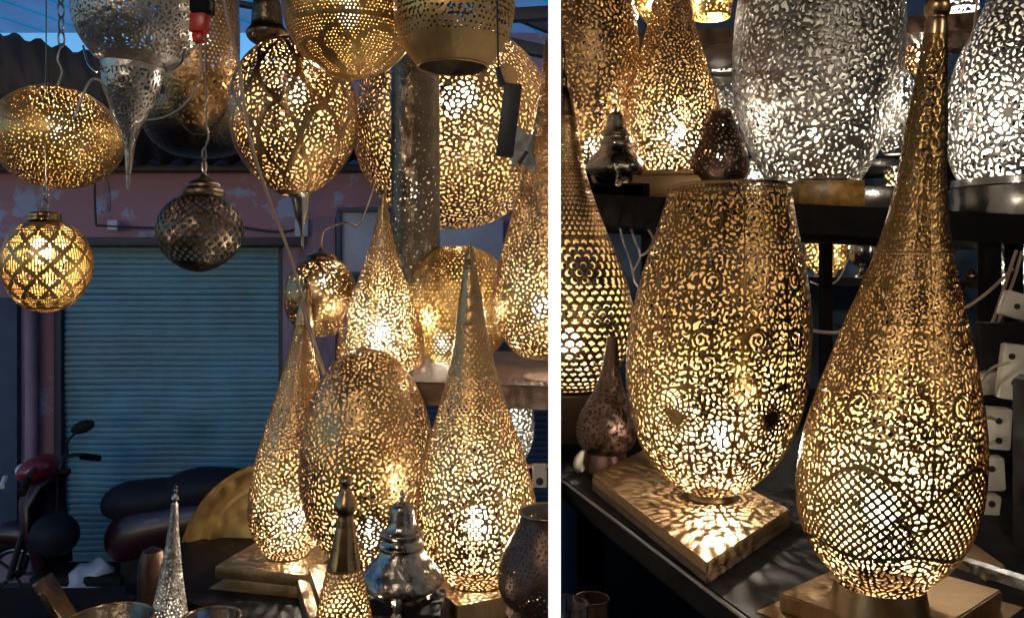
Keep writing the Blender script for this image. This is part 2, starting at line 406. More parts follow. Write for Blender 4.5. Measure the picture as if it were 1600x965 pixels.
    def scrolls(self, items, w=1.5, turns=1.45):
        """open discs ringed with metal, a metal scroll curling inside: items (s, th, R, sense, start angle)"""
        self.stamp()
        for (s, th, R, sg, a0) in items: self.add(s, th, 0, 0.01, R/1.0, 0)
        self.stamp_disc()
        for (s, th, R, sg, a0) in items:
            r = self.R(s); K = 22; P_ = []
            for k in range(K+1): a = 2*PI*k/K; P_.append((R*math.cos(a), R*math.sin(a)))
            self.path(s, th, r, P_, w); P_ = []
            for k in range(K+1):
                t = k/K; a = a0+sg*2*PI*turns*t; q = R*(1-.72*t**.85); P_.append((q*math.cos(a), q*math.sin(a)))
            self.path(s, th, r, P_, w*1.05); self.add(s+P_[-1][1], th+P_[-1][0]/r, 0, .3, R*.17+w*.6, 0)
            for k in range(3):
                a = a0+sg*(2*PI*(.38+k*.2)); q0, q1 = R, R*(.74-.10*k); self.path(s, th, r, [(q0*math.cos(a), q0*math.sin(a)), (q1*math.cos(a+.25*sg), q1*math.sin(a+.25*sg))], w*.85)
        self.stamp(True)
    def stamp_disc(self):
        for (s, th, a, L, R, b) in self.H:
            d = np.hypot(((self.TH-th+PI) % (2*PI)-PI)*self.RR, self.SS-s)-R; self.F = np.minimum(self.F, np.where(d < 2, d, 9))
        self.H = []
    def rosettes(self, items, w=1.3, m=16):
        self.stamp()
        for (s, th, R) in items: self.add(s, th, 0, 0, R, 0)
        self.stamp_disc()
        for (s, th, R) in items:
            r = self.R(s); self.path(s, th, r, [(R*math.cos(2*PI*k/30), R*math.sin(2*PI*k/30)) for k in range(31)], w)
            self.add(s, th, 0, .2, R*.07, 0)
            for sg in (1, -1):
                for k in range(m):
                    P_ = []
                    for j in range(7):
                        t = j/6; q = R*(.10+.90*t); a = 2*PI*k/m+sg*1.15*t**.8; P_.append((q*math.cos(a), q*math.sin(a)))
                    self.path(s, th, r, P_, w*.8)
        self.stamp(True)
    def path(self, s, th, r, P_, w):
        for (x0, y0), (x1, y1) in zip(P_, P_[1:]):
            L = math.hypot(x1-x0, y1-y0)/2
            self.add(s+(y0+y1)/2, th+(x0+x1)/2/r, math.atan2(y1-y0, x1-x0), L, w, 0)
    # ---- pattern makers
    def scroll(self, s0, s1, c, n=12, fill=1.0, ex=None, curl=.5, mirror=True, c_top=None, elong=1.0, jit=.2):
        """mirrored commas and crescents between arc lengths s0 and s1; ex(th, s, r) leaves metal standing"""
        s = s0+c*.5; rng = self.rng; row = 0
        while s < s1:
            cc = c if c_top is None else c_top+(c-c_top)*min(1, (s-s0)/(s1-s0)*1.6)
            r = self.R(s); Wd = PI*r/n if mirror else 2*PI*r
            m = max(1, int(round(Wd/cc)))
            off = .5 if mirror else .5*(row % 2)
            for i in range(m):
                x = (i+off+rng.uniform(-jit, jit))/m*Wd; y = s+rng.uniform(-jit, jit)*cc
                if mirror: x = min(max(x, .35*cc*fill), Wd-.35*cc*fill) if m > 1 else Wd/2
                ang = rng.uniform(0, PI); L = cc*rng.uniform(.18, .36)*elong; w = cc*rng.uniform(.21, .29)*fill/elong**.5
                b = rng.choice([-1, 0, 1])*rng.uniform(.4, 1.1)*(1 if rng.random() < curl else 0)
                if mirror:
                    for k in range(n):
                        for sg in (1, -1):
                            th = 2*PI*k/n+sg*x/r
                            if ex is not None and ex(th, y, r): continue
                            self.add(y, th, ang if sg > 0 else PI-ang, L, w, b if sg > 0 else -b)
                else:
                    th = x/r
                    if ex is not None and ex(th, y, r): continue
                    self.add(y, th, ang, L, w, b)
            s += cc*.88; row += 1
        return self
    def dots(self, s0, s1, c, w=.34, N=None, ex=None, jit=0, L=0, ang=0, b=0, stag=.5, rowk=.866):
        """staggered rows of round (or leaf) holes"""
        row = 0; s = s0+c*.5
        while s < s1:
            r = self.R(s); m = N or max(4, int(round(2*PI*r/c))); cc = min(c, 2*PI*r/m)
            for i in range(m):
                th = (i+stag*(row % 2))/m*2*PI+(self.rng.uniform(-jit, jit)*cc/r if jit else 0)
                y = s+(self.rng.uniform(-jit, jit)*cc if jit else 0)
                if ex is not None and ex(th, y, r): continue
                self.add(y, th, ang, L*cc, w*cc*(self.rng.uniform(.75, 1.1) if jit else 1), b)
            s += c*rowk if N is None else max(2.2, min(c, cc*1.25))*rowk
            row += 1
        return self
    def net(self, s0, s1, n, pitch, w=.36, ex=None):
        """diamond net, n cells round"""
        s = s0; row = 0
        while s < s1:
            r = self.R(s); p = 2*PI*r/n
            for i in range(n):
                th = (i+.5*(row % 2))/n*2*PI
                if ex is not None and ex(th, s, r): continue
                self.add(s, th, PI/2, p*.12, p*w*.86, 0)
            s += p*.5*pitch; row += 1
        return self
    # ---- mesh
    def mesh(self, name, cx_top, cx_bot, d, mats, parent, thick=1.1, relief=.5, clip=0, inner=True, oval=1.0, tilt=0.0):
        self.stamp()
        F = self.F; N, Mc = F.shape; sc = d/F0
        yb = self.y[-1]; y0 = self.y[0]
        inside = F > 0.0
        i, j = np.meshgrid(np.arange(N-1), np.arange(Mc), indexing='ij'); i = i.ravel(); j = j.ravel(); j1 = (j+1) % Mc
        f = np.stack([F[i, j], F[i, j1], F[i+1, j1], F[i+1, j]], 1); inn = f > 0
        code = (inn*np.array([1, 2, 4, 8])).sum(1)
        NM = N*Mc
        cid = np.stack([i*Mc+j, i*Mc+j1, (i+1)*Mc+j1, (i+1)*Mc+j], 1)
        eid = np.stack([NM+i*Mc+j, 2*NM+i*Mc+j1, NM+(i+1)*Mc+j, 2*NM+i*Mc+j], 1)
        polys = []; segs = []
        for c in range(1, 16):
            sel = np.where(code == c)[0]
            if not len(sel): continue
            b = [(c >> k) & 1 for k in range(4)]; cols = []; tags = []
            for k in range(4):
                if b[k]: cols.append(cid[sel, k]); tags.append(0)
                if b[k] != b[(k+1) % 4]: cols.append(eid[sel, k]); tags.append(1 if b[k] else 2)
            polys.append(np.stack(cols, 1)); m = len(cols)
            for q in range(m):
                if tags[q] == 1 and tags[(q+1) % m] == 2: segs.append(np.stack([cols[q], cols[(q+1) % m]], 1))
        segs = np.concatenate(segs) if segs else np.zeros((0, 2), int)
        # fractional position of every possible vertex
        def pos(ids):
            t = ids//NM; q = ids % NM; ii = (q//Mc).astype(float); jj = (q % Mc).astype(float)
            fi = (q//Mc); fj = q % Mc
            h = t == 1; a = F[fi[h], fj[h]]; b2 = F[fi[h], (fj[h]+1) % Mc]; jj[h] += np.clip(a/(a-b2+1e-9), .02, .98)
            v = t == 2; a = F[fi[v], fj[v]]; b2 = F[np.minimum(fi[v]+1, N-1), fj[v]]; ii[v] += np.clip(a/(a-b2+1e-9), .02, .98)
            g = np.where(t == 0, np.minimum(F[fi, fj], 3.)/3., 0.)
            return ii, jj, g
        used = np.unique(np.concatenate([p.ravel() for p in polys])); ii, jj, g = pos(used)
        ang = jj*self.dt-PI/2
        def co(off):
            r = np.interp(ii, np.arange(N), self.r); y = np.interp(ii, np.arange(N), self.y)
            # normal-ish offset also moves along the axis where the sheet is flat
            t = (y-y0)/(yb-y0+1e-9); cxx = cx_top+(cx_bot-cx_top)*t; cxx, r = corr(cxx, r); r = np.maximum(r+off, .2)
            X = (cxx-CX)*sc+r*np.cos(ang)*sc; Y = d+r*np.sin(ang)*sc*oval; Z = CAMZ+(CY-y)*sc
            if tilt:
                c0x = (.5*(cx_top+cx_bot)-CX)*sc; c0z = CAMZ+(CY-.5*(y0+yb))*sc
                dx, dz = X-c0x, Z-c0z; X = c0x+dx*math.cos(tilt)-dz*math.sin(tilt); Z = c0z+dx*math.sin(tilt)+dz*math.cos(tilt)
            return np.stack([X, Y, Z], 1)
        remap = np.full(3*NM, -1); remap[used] = np.arange(len(used))
        A = co(relief*g); nv = len(used); V = [A]; faces = [remap[p][:, ::-1] for p in polys]; mi = [np.zeros(len(p), int) for p in polys]
        if inner:
            B = co(-thick); V.append(B)
            faces += [remap[p]+nv for p in polys]; mi += [np.ones(len(p), int) for p in polys]
            if len(segs):
                sa, sb = remap[segs[:, 0]], remap[segs[:, 1]]; base = 2*nv; k = len(segs)
                V += [A[sa], A[sb], B[sb], B[sa]]; ar = np.arange(k)
                faces.append(np.stack([base+ar, base+k+ar, base+2*k+ar, base+3*k+ar], 1)); mi.append(np.zeros(k, int)+0)
        V = np.concatenate(V)
        if clip:
            ff, mm = [], []
            for p, q in zip(faces, mi):
                c = V[p].mean(1); sd = (c[:, 0]-PK*c[:, 1])*clip; ok = sd > .0075; ff.append(p[ok]); mm.append(q[ok])
            faces, mi = ff, mm
            u = np.unique(np.concatenate([p.ravel() for p in faces])); rm = np.full(len(V), -1); rm[u] = np.arange(len(u))
            V = V[u]; faces = [rm[p] for p in faces]
        off = np.array(parent.location); me = bpy.data.meshes.new(name)
        loops = np.concatenate([p.ravel() for p in faces]); tot = np.concatenate([np.full(len(p), p.shape[1]) for p in faces])
        me.vertices.add(len(V)); me.vertices.foreach_set('co', (V-off).astype(np.float32).ravel())
        me.loops.add(len(loops)); me.loops.foreach_set('vertex_index', loops.astype(np.int32))
        me.polygons.add(len(tot)); me.polygons.foreach_set('loop_start', np.r_[0, np.cumsum(tot)[:-1]].astype(np.int32))
        me.polygons.foreach_set('material_index', np.concatenate(mi).astype(np.int32))
        me.polygons.foreach_set('use_smooth', np.ones(len(tot), bool))
        me.update(calc_edges=True); me.validate()
        return link(name, me, mats, parent, world=False)

def envelope_mat():
    m = bpy.data.materials.new('frosted_bulb_glass'); m.use_nodes = True; nt = m.node_tree
    nt.nodes.remove(nt.nodes['Principled BSDF']); em = nt.nodes.new('ShaderNodeEmission'); em.inputs[0].default_value = (1, .89, .71, 1); em.inputs[1].default_value = 9
    tp = nt.nodes.new('ShaderNodeBsdfTransparent'); mx = nt.nodes.new('ShaderNodeMixShader'); mx.inputs[0].default_value = .3
    nt.links.new(tp.outputs[0], mx.inputs[1]); nt.links.new(em.outputs[0], mx.inputs[2]); nt.links.new(mx.outputs[0], nt.nodes['Material Output'].inputs['Surface'])
    return m
M['envelope'] = envelope_mat()
def bulb(parent, px, py, d, r, P_w, col=(1, .89, .71), long=1.35, clip=0):
    """a lit bulb: thinly frosted glowing envelope round a small bright filament"""
    c = P(px, py, d); P_w = P_w*1.35; rf = max(.0035, r*.2); L = P_w/(4*PI*PI*rf*rf)
    o = MB().sphere(c, r, (1, 1, long), sub=2).build('bulb', M['envelope'], parent)
    MB().sphere(c, rf, (1, 1, 1.5), sub=1).build('filament', bulb_mat(L, col), o)
    return o
GOLD = ('brass_yellow', 'gold_in'); BRS = ('brass', 'brass_in'); SLV = ('silver', 'silver_in'); DRK = ('dark_brass', 'dark_in'); CPR = ('copper', 'dark_in')
def mm(k): return [M[k[0]], M[k[1]]]

def rim(parent, cx, y, r, d, th, m, clip=0):
    cx, r = corr(cx, r); b = MB(); b.torus(P(cx, y, d), r*d/F0, th, rot=Matrix.Rotation(PI/2, 3, 'X'), n=96, k=8)
    if clip: b.clip(clip)
    return b.build('rim', M[m], parent)
def plinth(parent, c, tiers, rz=0, m='plinth', clip=0, name='base_plate'):
    """tiers: list of (w, dep, h) from the top down; c = centre of the top"""
    z = c[2]
    for (w, dp, h) in tiers:
        b = MB().box((c[0], c[1], z-h/2), (w, dp, h-.0006), rz, bev=.0025)
        if clip: b.clip(clip)
        b.build(name, M[m], parent, ang=30); z -= h
    return z
# ------------------------------------------------------------------ the setting
ZG = 0.0
g = MB(); g.box((0, 20, ZG-.05), (120, 120, .1)); g.build('ground', M['asphalt'], smooth=False)['kind'] = 'structure'
g = MB(); g.box((0.2, .9, ZG+.02), (7.0, 4.0, .04)); g.build('shop_floor', M['shop_floor'], smooth=False)['kind'] = 'structure'
g = MB(); g.box((0.6, .8, CAMZ+1.30), (6.4, 4.6, .05)); tag(g.build('shop_ceiling', M['black'], smooth=False), kind='structure')

g = MB(); g.box((.6, -1.35, 1.75), (6.4, .1, 3.45)); tag(g.build('rear_wall', M['shop_wall'], smooth=False), 'plain warm grey rear wall of the shop behind the aisle', 'wall')
# added white partition filling the gap between bays; its edge glows, no lamp
pr = empty('partition_wall', (0.8*PK, .8, ZG+.04), 'thin white partition wall added between the two lantern bays, its front edge glowing white without a lamp', 'partition')
dv = Vector((PK, 1, 0)).normalized(); nv_ = Vector((1, -PK, 0)).normalized()
a = Vector((.8*PK, .8, 0))+dv*.012; b = dv*3.52; h = .004
q = MB(); q.quadprism([a-nv_*h, a+nv_*h, b+nv_*h, b-nv_*h], ZG+.04, CAMZ+1.27); q.build('wall', M['white_paint'], pr, smooth=False)
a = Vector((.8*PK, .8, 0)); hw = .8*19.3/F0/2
q = MB(); q.quadprism([a-nv_*hw, a+nv_*hw, a+nv_*hw+dv*.012, a-nv_*hw+dv*.012], ZG+.04, CAMZ+1.27); q.build('added_glow_edge', M['strip'], pr, smooth=False)

# street side: building across the street
bl = empty('street_building', (-1.6, 5.75, 0), 'mauve plastered building with peeling blue paint across the street', 'building')
sx0, sx1 = (97-CX)/F0*5.7, (444-CX)/F0*5.7; sz1 = CAMZ+(CY-374)/F0*5.7
w = MB(); w.box(((sx0-7)/2, 5.8, 1.65), (7+sx0, .2, 3.3)); w.box(((sx1+2.2)/2, 5.8, 1.9), (2.2-sx1, .2, 3.8))
w.box(((sx0+sx1)/2, 5.8, (sz1+3.3)/2), (sx1-sx0, .2, 3.3-sz1)); w.build('wall', M['plaster'], bl, smooth=False)
w = MB(); w.box(((18-CX)/F0*5.66, 5.64, 1.05), (.34, .12, 2.1+.14), bev=.01)
w.build('pillar', M['plaster2'], bl)
w = MB(); w.box(((485-CX)/F0*5.66, 5.66, 1.2), (.36, .08, 2.5), bev=.01); w.build('pillar', M['plaster2'], bl)
w = MB(); w.box(((270-CX)/F0*5.6, 5.62, CAMZ+(CY-378)/F0*5.62), (1.75, .16, .06), bev=.008); w.build('lintel', M['shutter_dark'], bl)
w = MB(); w.box((-2.0, 5.63, CAMZ+(CY-262)/F0*5.6), (4.6, .1, .05), bev=.008); w.build('ledge', M['shutter_dark'], bl)
w = MB(); w.tube([P(47, 430, 5.5), P(49, 640, 5.5), P(46, 900, 5.5)], .035, n=12); w.build('drainpipe', M['plaster2'], bl)
w = MB(); w.box(P(2, 640, 5.56), (.24, .05, 1.5), bev=.005); w.build('door', M['blue_wall'], bl)
w = MB(); w.box(P(572, 378, 5.62), (.34, .04, .42), bev=.01); wi = w.build('window', M['pale_panel'], bl)
w = MB()
for dx, dz, sx_, sz_ in ((0, .215, .38, .03), (0, -.215, .38, .03), (-.18, 0, .03, .43), (.18, 0, .03, .43)):
    c = P(572, 378, 5.59); w.box((c.x+dx, 5.59, c.z+dz), (sx_, .05, sz_), bev=.004)
w.build('frame', M['beam'], wi)
w = MB(); w.box(P(700, 385, 5.64), (.75, .05, .36), bev=.01); w.build('panel', M['pale_panel'], bl)
w = MB(); w.tube([P(150, 352, 5.6), P(250, 356, 5.6), P(330, 349, 5.6), P(430, 362, 5.6), P(470, 350, 5.6), P(474, 300, 5.6), P(470, 240, 5.6)], .008)
w.tube([P(150, 352, 5.6), P(148, 300, 5.6), P(151, 236, 5.6)], .008); w.build('wiring', M['black_cord'], bl)
w = MB(); w.box(P(472, 356, 5.6), (.09, .05, .12), bev=.008); w.build('junction_box', M['pale_panel'], bl)
w = MB(); w.box(P(178, 352, 5.62), (.07, .05, .07), bev=.006); w.build('junction_box', M['pale_panel'], bl)
# roller shutters with real corrugations
def shutter(x0, x1, ztop, yf, label, m):
    rs = empty('roller_shutter', ((x0+x1)/2, yf+.02, 0), label, 'shutter', 'roller shutters across the street')
    w = MB(); bm = w.bm; prev = None; zz = .0; pit = .041; rng = random.Random(4)
    while zz < ztop-.01:
        jz = rng.uniform(-.003, .003); jy = rng.uniform(-.002, .002)
        for t, yo in ((0, .004), (.08, -.006), (.45, -.010), (.82, -.007), (.90, .004)):
            z = min(zz+t*pit+jz, ztop); vs = [bm.verts.new((x0+(x1-x0)*u, yf+yo+jy+.016*math.sin(u*7+z*1.3)*math.sin(z*3+u*4)-.03*math.exp(-((u-.62)**2+(z-1.1)**2*.6)/.012)-.02*math.exp(-((u-.25)**2+(z-.6)**2)/.01), z)) for u in np.linspace(0, 1, 25)]
            if prev:
                for a_, b_, c_, d_ in zip(prev, prev[1:], vs[1:], vs): bm.faces.new((a_, b_, c_, d_))
            prev = vs
        zz += pit
    w.build('slat_curtain', M[m], rs, ang=50)
    w = MB(); w.box(((x0+x1)/2, yf-.02, .05), (x1-x0, .05, .1), bev=.008); w.build('bottom_rail', M['shutter_dark'], rs)
    w = MB(); w.box(((x0+x1)/2, yf-.035, .22), (.16, .03, .05), bev=.006); w.tube([((x0+x1)/2-.05, yf-.03, .30), ((x0+x1)/2-.05, yf-.07, .32), ((x0+x1)/2+.05, yf-.07, .32), ((x0+x1)/2+.05, yf-.03, .30)], .007); w.build('handle', M['shutter_dark'], rs)
    for s_ in (x0, x1):
        w = MB(); w.box((s_, yf-.025, ztop/2), (.05, .07, ztop), bev=.006); w.build('guide_rail', M['shutter_dark'], rs)
    return rs
shutter(sx0, sx1, sz1, 5.70, 'closed blue roller shutter in the mauve wall behind the scooter', 'shutter')
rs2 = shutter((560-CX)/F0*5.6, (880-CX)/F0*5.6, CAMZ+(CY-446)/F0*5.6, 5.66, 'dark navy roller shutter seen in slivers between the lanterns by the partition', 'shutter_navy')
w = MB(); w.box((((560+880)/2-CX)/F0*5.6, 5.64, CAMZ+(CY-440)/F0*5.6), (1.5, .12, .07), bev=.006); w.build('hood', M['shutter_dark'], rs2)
# dark corrugated awning over it and translucent roofing over the street
w = MB(); bm = w.bm; top = []; bot = []; n = 130
for i in range(n+1):
    x = -5.0+i*(4.3/n); o = .022*math.sin(i*PI/2.2)
    top.append(bm.verts.new((x, 5.15, CAMZ+1.466-(x+3.17)*.235+o))); bot.append(bm.verts.new((x, 5.45, CAMZ+.70+o)))
for i in range(n): bm.faces.new((top[i], top[i+1], bot[i+1], bot[i]))
aw = w.build('corrugated_awning', M['awning']); tag(aw, 'dark corrugated awning along the top of the mauve wall', 'awning')
md = aw.modifiers.new('thickness', 'SOLIDIFY'); md.thickness = .01
w = MB(); w.box((-1.4, 3.95, CAMZ+1.55), (7.2, 2.3, .012), tilt=(math.radians(-5.0), 0)); tag(w.build('roof_sheet', M['roofing'], smooth=False), 'pale translucent roofing with cyan streaks over the street', 'roof sheet')
# roof beams of the street
for k, (x0, y0, x1, y1, dd) in enumerate(((752, 60, 900, 92, 3.3), (770, 8, 900, 60, 3.5), (745, 28, 905, 18, 3.1), (330, -2, 460, 22, 3.3))):
    a = P(x0, y0, dd); b = P(x1, y1, dd)
    w = MB(); c = (a+b)/2; L = (b-a).length; an = math.atan2(b.z-a.z, b.x-a.x)
    w.box((c.x, c.y, c.z), (L, .05, .045 if k < 3 else .018), bev=.003, tilt=(0, -an)); w.clip(-1) if k < 3 else None
    tag(w.build('roof_beam', M['beam']), ('lowest dark blue roof beam behind the big round lantern', 'sloping dark blue roof beam at the top behind the black tag', 'level dark blue roof beam behind the open bottomed lantern', 'thin dark rod under the translucent roofing left of centre')[k], 'beam', 'roof beams')

# right bay: blue back wall and right side wall
g = MB(); g.box((1.75, 3.62, 1.8), (3.5-.36, .08, 3.4)); tag(g.build('back_wall', M['blue_wall'], smooth=False), 'dark blue back wall of the shop behind the shelves', 'wall')
g = MB(); g.box((3.0, 1.6, 1.8), (.08, 4.0, 3.4)); tag(g.build('side_wall', M['blue_wall'], smooth=False), 'dark blue side wall at the right end of the shop', 'wall')

# ------------------------------------------------------------------ lantern builders
def lantern(name, label, cat, cxt, cxb, d, prof, mats, pat, lit=None, step=2.0, clip=0, thick=1.1, relief=.5, seed=1, group=None, oval=1.0, tilt=0.0, part='shade'):
    c = P(cxb, prof[-1][0], d); r = empty(name, c, label, cat, group)
    sh = Sheet(prof, step, seed); pat(sh)
    sh.mesh(part, cxt, cxb, d, mm(mats), r, thick, relief, clip, oval=oval, tilt=tilt)
    if lit:
        for (px, py, rad, pw) in (lit if isinstance(lit, list) else [lit]): bulb(r, px, py, d, rad, pw)
    return r
def solid(parent, name, cx, d, prof, m, clip=0, cxt=None, n=56, axis=None):
    """solid-of-revolution part given by (y, r) pixel pairs from the top down"""
    sc = d/F0; yb = prof[-1][0]; y0 = prof[0][0]; cxt = cx if cxt is None else cxt
    ax = Vector(((cxt-cx)*sc, 0, (yb-y0)*sc)) if yb > y0 else Vector((0, 0, 1))
    s_, y_, r_ = curve(prof, 1.5); c2, k2 = corr(cx, max(r_)); r_ = r_*k2/max(r_); cx = float(c2)
    b = MB().lathe(P(cx, yb, d), [((yb-y)*sc, max(r, .3)*sc) for y, r in zip(y_[::-1], r_[::-1])], n=n, axis=ax)
    if clip: b.clip(clip)
    return b.build(name, M[m], parent, ang=50)

TBL = 'pierced table lanterns'; HNG = 'hanging pierced lanterns'
# ================================================================== LEFT BAY, hanging
# H1 big brass bowl with dotted bands
def p1(s):
    n = 9
    def ex(th, y, r):
        yy = np.interp(y, s.s, s.y); b1 = (abs(yy-(38-26*abs(np.cos(th*n/2)))) < 3.2) & (yy < 44)
        b2 = (abs(yy-46) < 2.5) | (abs(yy-2) < 3) | (abs(yy+8) < 3)
        b3 = abs(np.hypot((((th*n/2/(2*PI)) % 1)-.5)*2*PI*r/(n/2)*1.0, (yy-88)*1.35)-33) < 4.2
        b4 = abs(np.hypot((((th*n/2/(2*PI)+.5) % 1)-.5)*2*PI*r/(n/2), (yy-100)*1.2)-26) < 3.4
        return b1 | b2 | b3 | b4
    s.dots(s.S(-62), s.s[-1]-2, 5.6, .24, ex=ex, jit=.12)
L1 = lantern('hanging_lantern', 'large brass bowl lantern with dotted arches, at the top centre of the left bay', 'hanging lantern', 546, 550, 1.55,
        [(-95, 40), (-80, 72), (-40, 100), (0, 109), (45, 103), (85, 80), (110, 48), (122, 20), (125, 1)], GOLD, p1, (545, 20, .022, 2.4), step=1.4, group=HNG, relief=0)
# H2 open bottomed dome
def p2(s):
    def ex(th, y, r):
        yy = np.interp(y, s.s, s.y); return yy > 68
    n = 7
    for k in range(n):
        for (yy, dth, w) in [(y_, dx_, w_) for y_ in (0, 9, 18, 27, 36, 46) for dx_, w_ in ((-9, 3.0), (9, 3.0), (0, 2.6), (-20, 2.2), (20, 2.2))]:
            s.add(s.S(yy), 2*PI*k/n+(dth+(yy-20)*.5)/90, 0, .2, w)
            s.add(s.S(yy), 2*PI*k/n-(dth+(yy-20)*.5-32)/90, 0, .2, w*.8)
    s.dots(s.S(-70), s.S(64), 9, .27, ex=ex, jit=.2)
L2 = lantern('hanging_lantern', 'brass dome lantern with an open round bottom, overlapping the dotted bowl lantern', 'hanging lantern', 712, 707, 1.42,
        [(-90, 30), (-62, 70), (-25, 90), (15, 95), (50, 89), (80, 74), (98, 60), (105, 55)], ('bright_gold', 'dark_in'), p2, None, step=1.4, group=HNG, relief=0)
rim(L2, 707, 105, 55, 1.42, .0022, 'brass_plain')
# H3 sphere with ogee bands and finial
def p3(s):
    n = 9
    def ex(th, y, r):
        yy = np.interp(y, s.s, s.y); u = th*n/(2*PI); v = (yy-70)/105
        a = (u+v+.10*np.sin(2*PI*v)) % 1; b = (u-v-.10*np.sin(2*PI*v)) % 1
        return (np.minimum(a, 1-a) < .055) | (np.minimum(b, 1-b) < .055)
    s.web(s.S(72), s.S(298), 7.2, n=3, strip=.42, ex=ex, merge=.2)
L3 = lantern('hanging_lantern', 'round brass lantern with leaf shaped bands and a pointed drop finial', 'hanging lantern', 455, 460, 1.72,
        [(62, 22), (68, 40), (90, 70), (130, 94), (180, 102), (230, 93), (270, 68), (295, 38), (305, 20)], BRS, p3, (463, 140, .022, 3.2), step=1.5, group=HNG)
solid(L3, 'cap', 418, 1.72, [(-20, 3), (0, 20), (20, 24), (40, 26), (52, 34), (62, 30), (68, 22)], 'dark_brass', cxt=416)
solid(L3, 'finial', 473, 1.72, [(302, 22), (308, 17), (318, 14), (335, 11), (352, 5), (372, 2.2), (386, 2.4), (391, .6)], 'silver_plain', cxt=470)
# H4 two tier silver lantern
L4 = empty('hanging_lantern', P(200, 295, 1.5), 'silver two tier lantern, round bowl above a long pointed drop', 'hanging lantern', HNG)
sh = Sheet([(-70, 60), (-40, 90), (0, 104), (40, 103), (75, 84), (100, 55), (112, 30)], 1.7, 5)
sh.web(sh.S(-66), sh.S(90), 7.6, n=3, strip=.46, merge=.35)
sh.rosettes([(sh.S(50), 2*PI*(k+.3)/7, 23) for k in range(7)], w=1.5, m=11)
sh.mesh('upper_bowl', 214, 214, 1.5, mm(SLV), L4, 1.0, .6)
sh = Sheet([(88, 40), (96, 49), (110, 49), (140, 45), (170, 32), (200, 17), (225, 9), (260, 5), (288, 2.5), (296, 1)], 1.5, 6)
sh.web(sh.S(114), sh.S(222), 7.0, n=1, strip=.5, merge=.3, c_top=8)
sh.mesh('lower_drop', 207, 200, 1.5, mm(SLV), L4, 1.0, .6)
c = P(207, 97, 1.5)
rim(L4, 207, 97, 49, 1.5, .003, 'silver_plain')
for sx_ in (-1, 1):
    w = MB(); w.tube([P(210+sx_*80, 72, 1.5), P(210+sx_*72, 100, 1.48), P(207+sx_*54, 112, 1.46), P(207+sx_*49, 100, 1.47)], .0022); w.build('hanger_arm', M['silver_plain'], L4)
# H5 ellipsoid with dots
def p5(s): s.dots(s.S(140), s.S(292), 6.2, .19, jit=.33)
L5 = lantern('hanging_lantern', 'wide gold oval lantern pierced with fine dots, hanging at the upper left edge', 'hanging lantern', 88, 88, 1.62,
        [(136, 12), (140, 40), (155, 72), (180, 98), (213, 109), (248, 98), (275, 72), (290, 40), (294, 10)], GOLD, p5, (88, 198, .021, 3.2), step=1.4, group=HNG, tilt=math.radians(-9), relief=0)
w = MB(); w.chain(P(94, -60, 1.62), P(96, 72, 1.62), .026, .0022); w.build('chain', M['chain'], L5)
w = MB(); w.tube([P(96, 72, 1.62), P(90, 92, 1.62), P(97, 112, 1.62), P(88, 136, 1.62)], .0022); w.build('hook', M['chain'], L5)
# H6 small globe with scale diamonds
def p6(s):
    n = 11; y0, y1 = 356, 466
    rows = 6; H = (y1-y0)/rows
    for q in range(rows+1):
        for k in range(n):
            tc = (k+.5*(q % 2))/n*2*PI; yc = y0+(q+.0)*H+4
            r = s.R(s.S(min(max(yc, 350), 480))); hw = PI*r/n; hh = H*.98
            cell = max(3.4, hw/3.1); m = int(hw/cell)+1
            for i in range(-4, 5):
                for j in range(-6, 7):
                    u = i*.235; v = j*.2
                    if abs(u)+abs(v)*(.92 if v < 0 else .98) > .78: continue
                    # rotate lattice with the diamond
                    yy = yc+v*hh
                    if yy < 350 or yy > 478: continue
                    s.add(s.S(yy), tc+u*hw/max(r, 12), PI/4, .25, min(hw*.085, 1.75))
    s.dots(s.S(481), s.s[-1], 3.6, .3)
    for k in range(120): s.add(s.S(476), 2*PI*k/120, 0, .1, .7)
    for k in range(n):
        for j in range(-8, 9):
            th = 2*PI*(k+.5)/n+j/16*2*PI/n; s.add(s.S(473-7*(1-(j/8)**2)), th, 0, .1, .8)
L6 = lantern('hanging_lantern', 'small round gold lantern with diamond scale pattern, hanging at the far left', 'hanging lantern', 72, 72, 1.5,
        [(345, 20), (350, 38), (365, 58), (388, 70), (413, 75), (440, 69), (465, 54), (480, 34), (487, 12), (488, 1)], GOLD, p6, (64, 392, .018, 1.0), step=1.15, group=HNG, relief=0, thick=.8)
solid(L6, 'cap', 70, 1.5, [(331, 3), (332, 24), (334, 27), (344, 27), (347, 30), (351, 34), (354, 30)], 'brass_plain')
w = MB(); w.chain(P(72, 290, 1.5), P(70, 331, 1.5), .022, .0022); w.tube([P(72, 295, 1.5), P(70, 200, 1.52), P(72, 100, 1.55), P(72, -60, 1.6)], .0012); w.build('chain', M['chain'], L6)
# H7 unlit dark globe
def p7(s):
    s.net(s.S(312), s.S(408), 26, 1.0, .30)
L7 = lantern('hanging_lantern', 'small unlit dark globe lantern hanging in front of the blue shutter', 'hanging lantern', 312, 311, 1.7,
        [(303, 24), (312, 42), (330, 60), (358, 70), (385, 64), (405, 48), (418, 28), (424, 10), (425, 1)], DRK, p7, None, step=1.5, group=HNG, relief=.2)
solid(L7, 'cap', 318, 1.7, [(270, 3), (278, 9), (281, 17), (288, 26), (292, 26), (296, 33), (303, 34), (308, 30)], 'dark_brass', cxt=319)
w = MB(); w.chain(P(319, 232, 1.7), P(319, 270, 1.7), .022, .0024)
w.tube([P(319, 235, 1.7), P(326, 212, 1.7), P(323, 185, 1.7), P(322, 60, 1.72), P(322, -80, 1.75)], .0022); w.build('chain', M['chain'], L7)
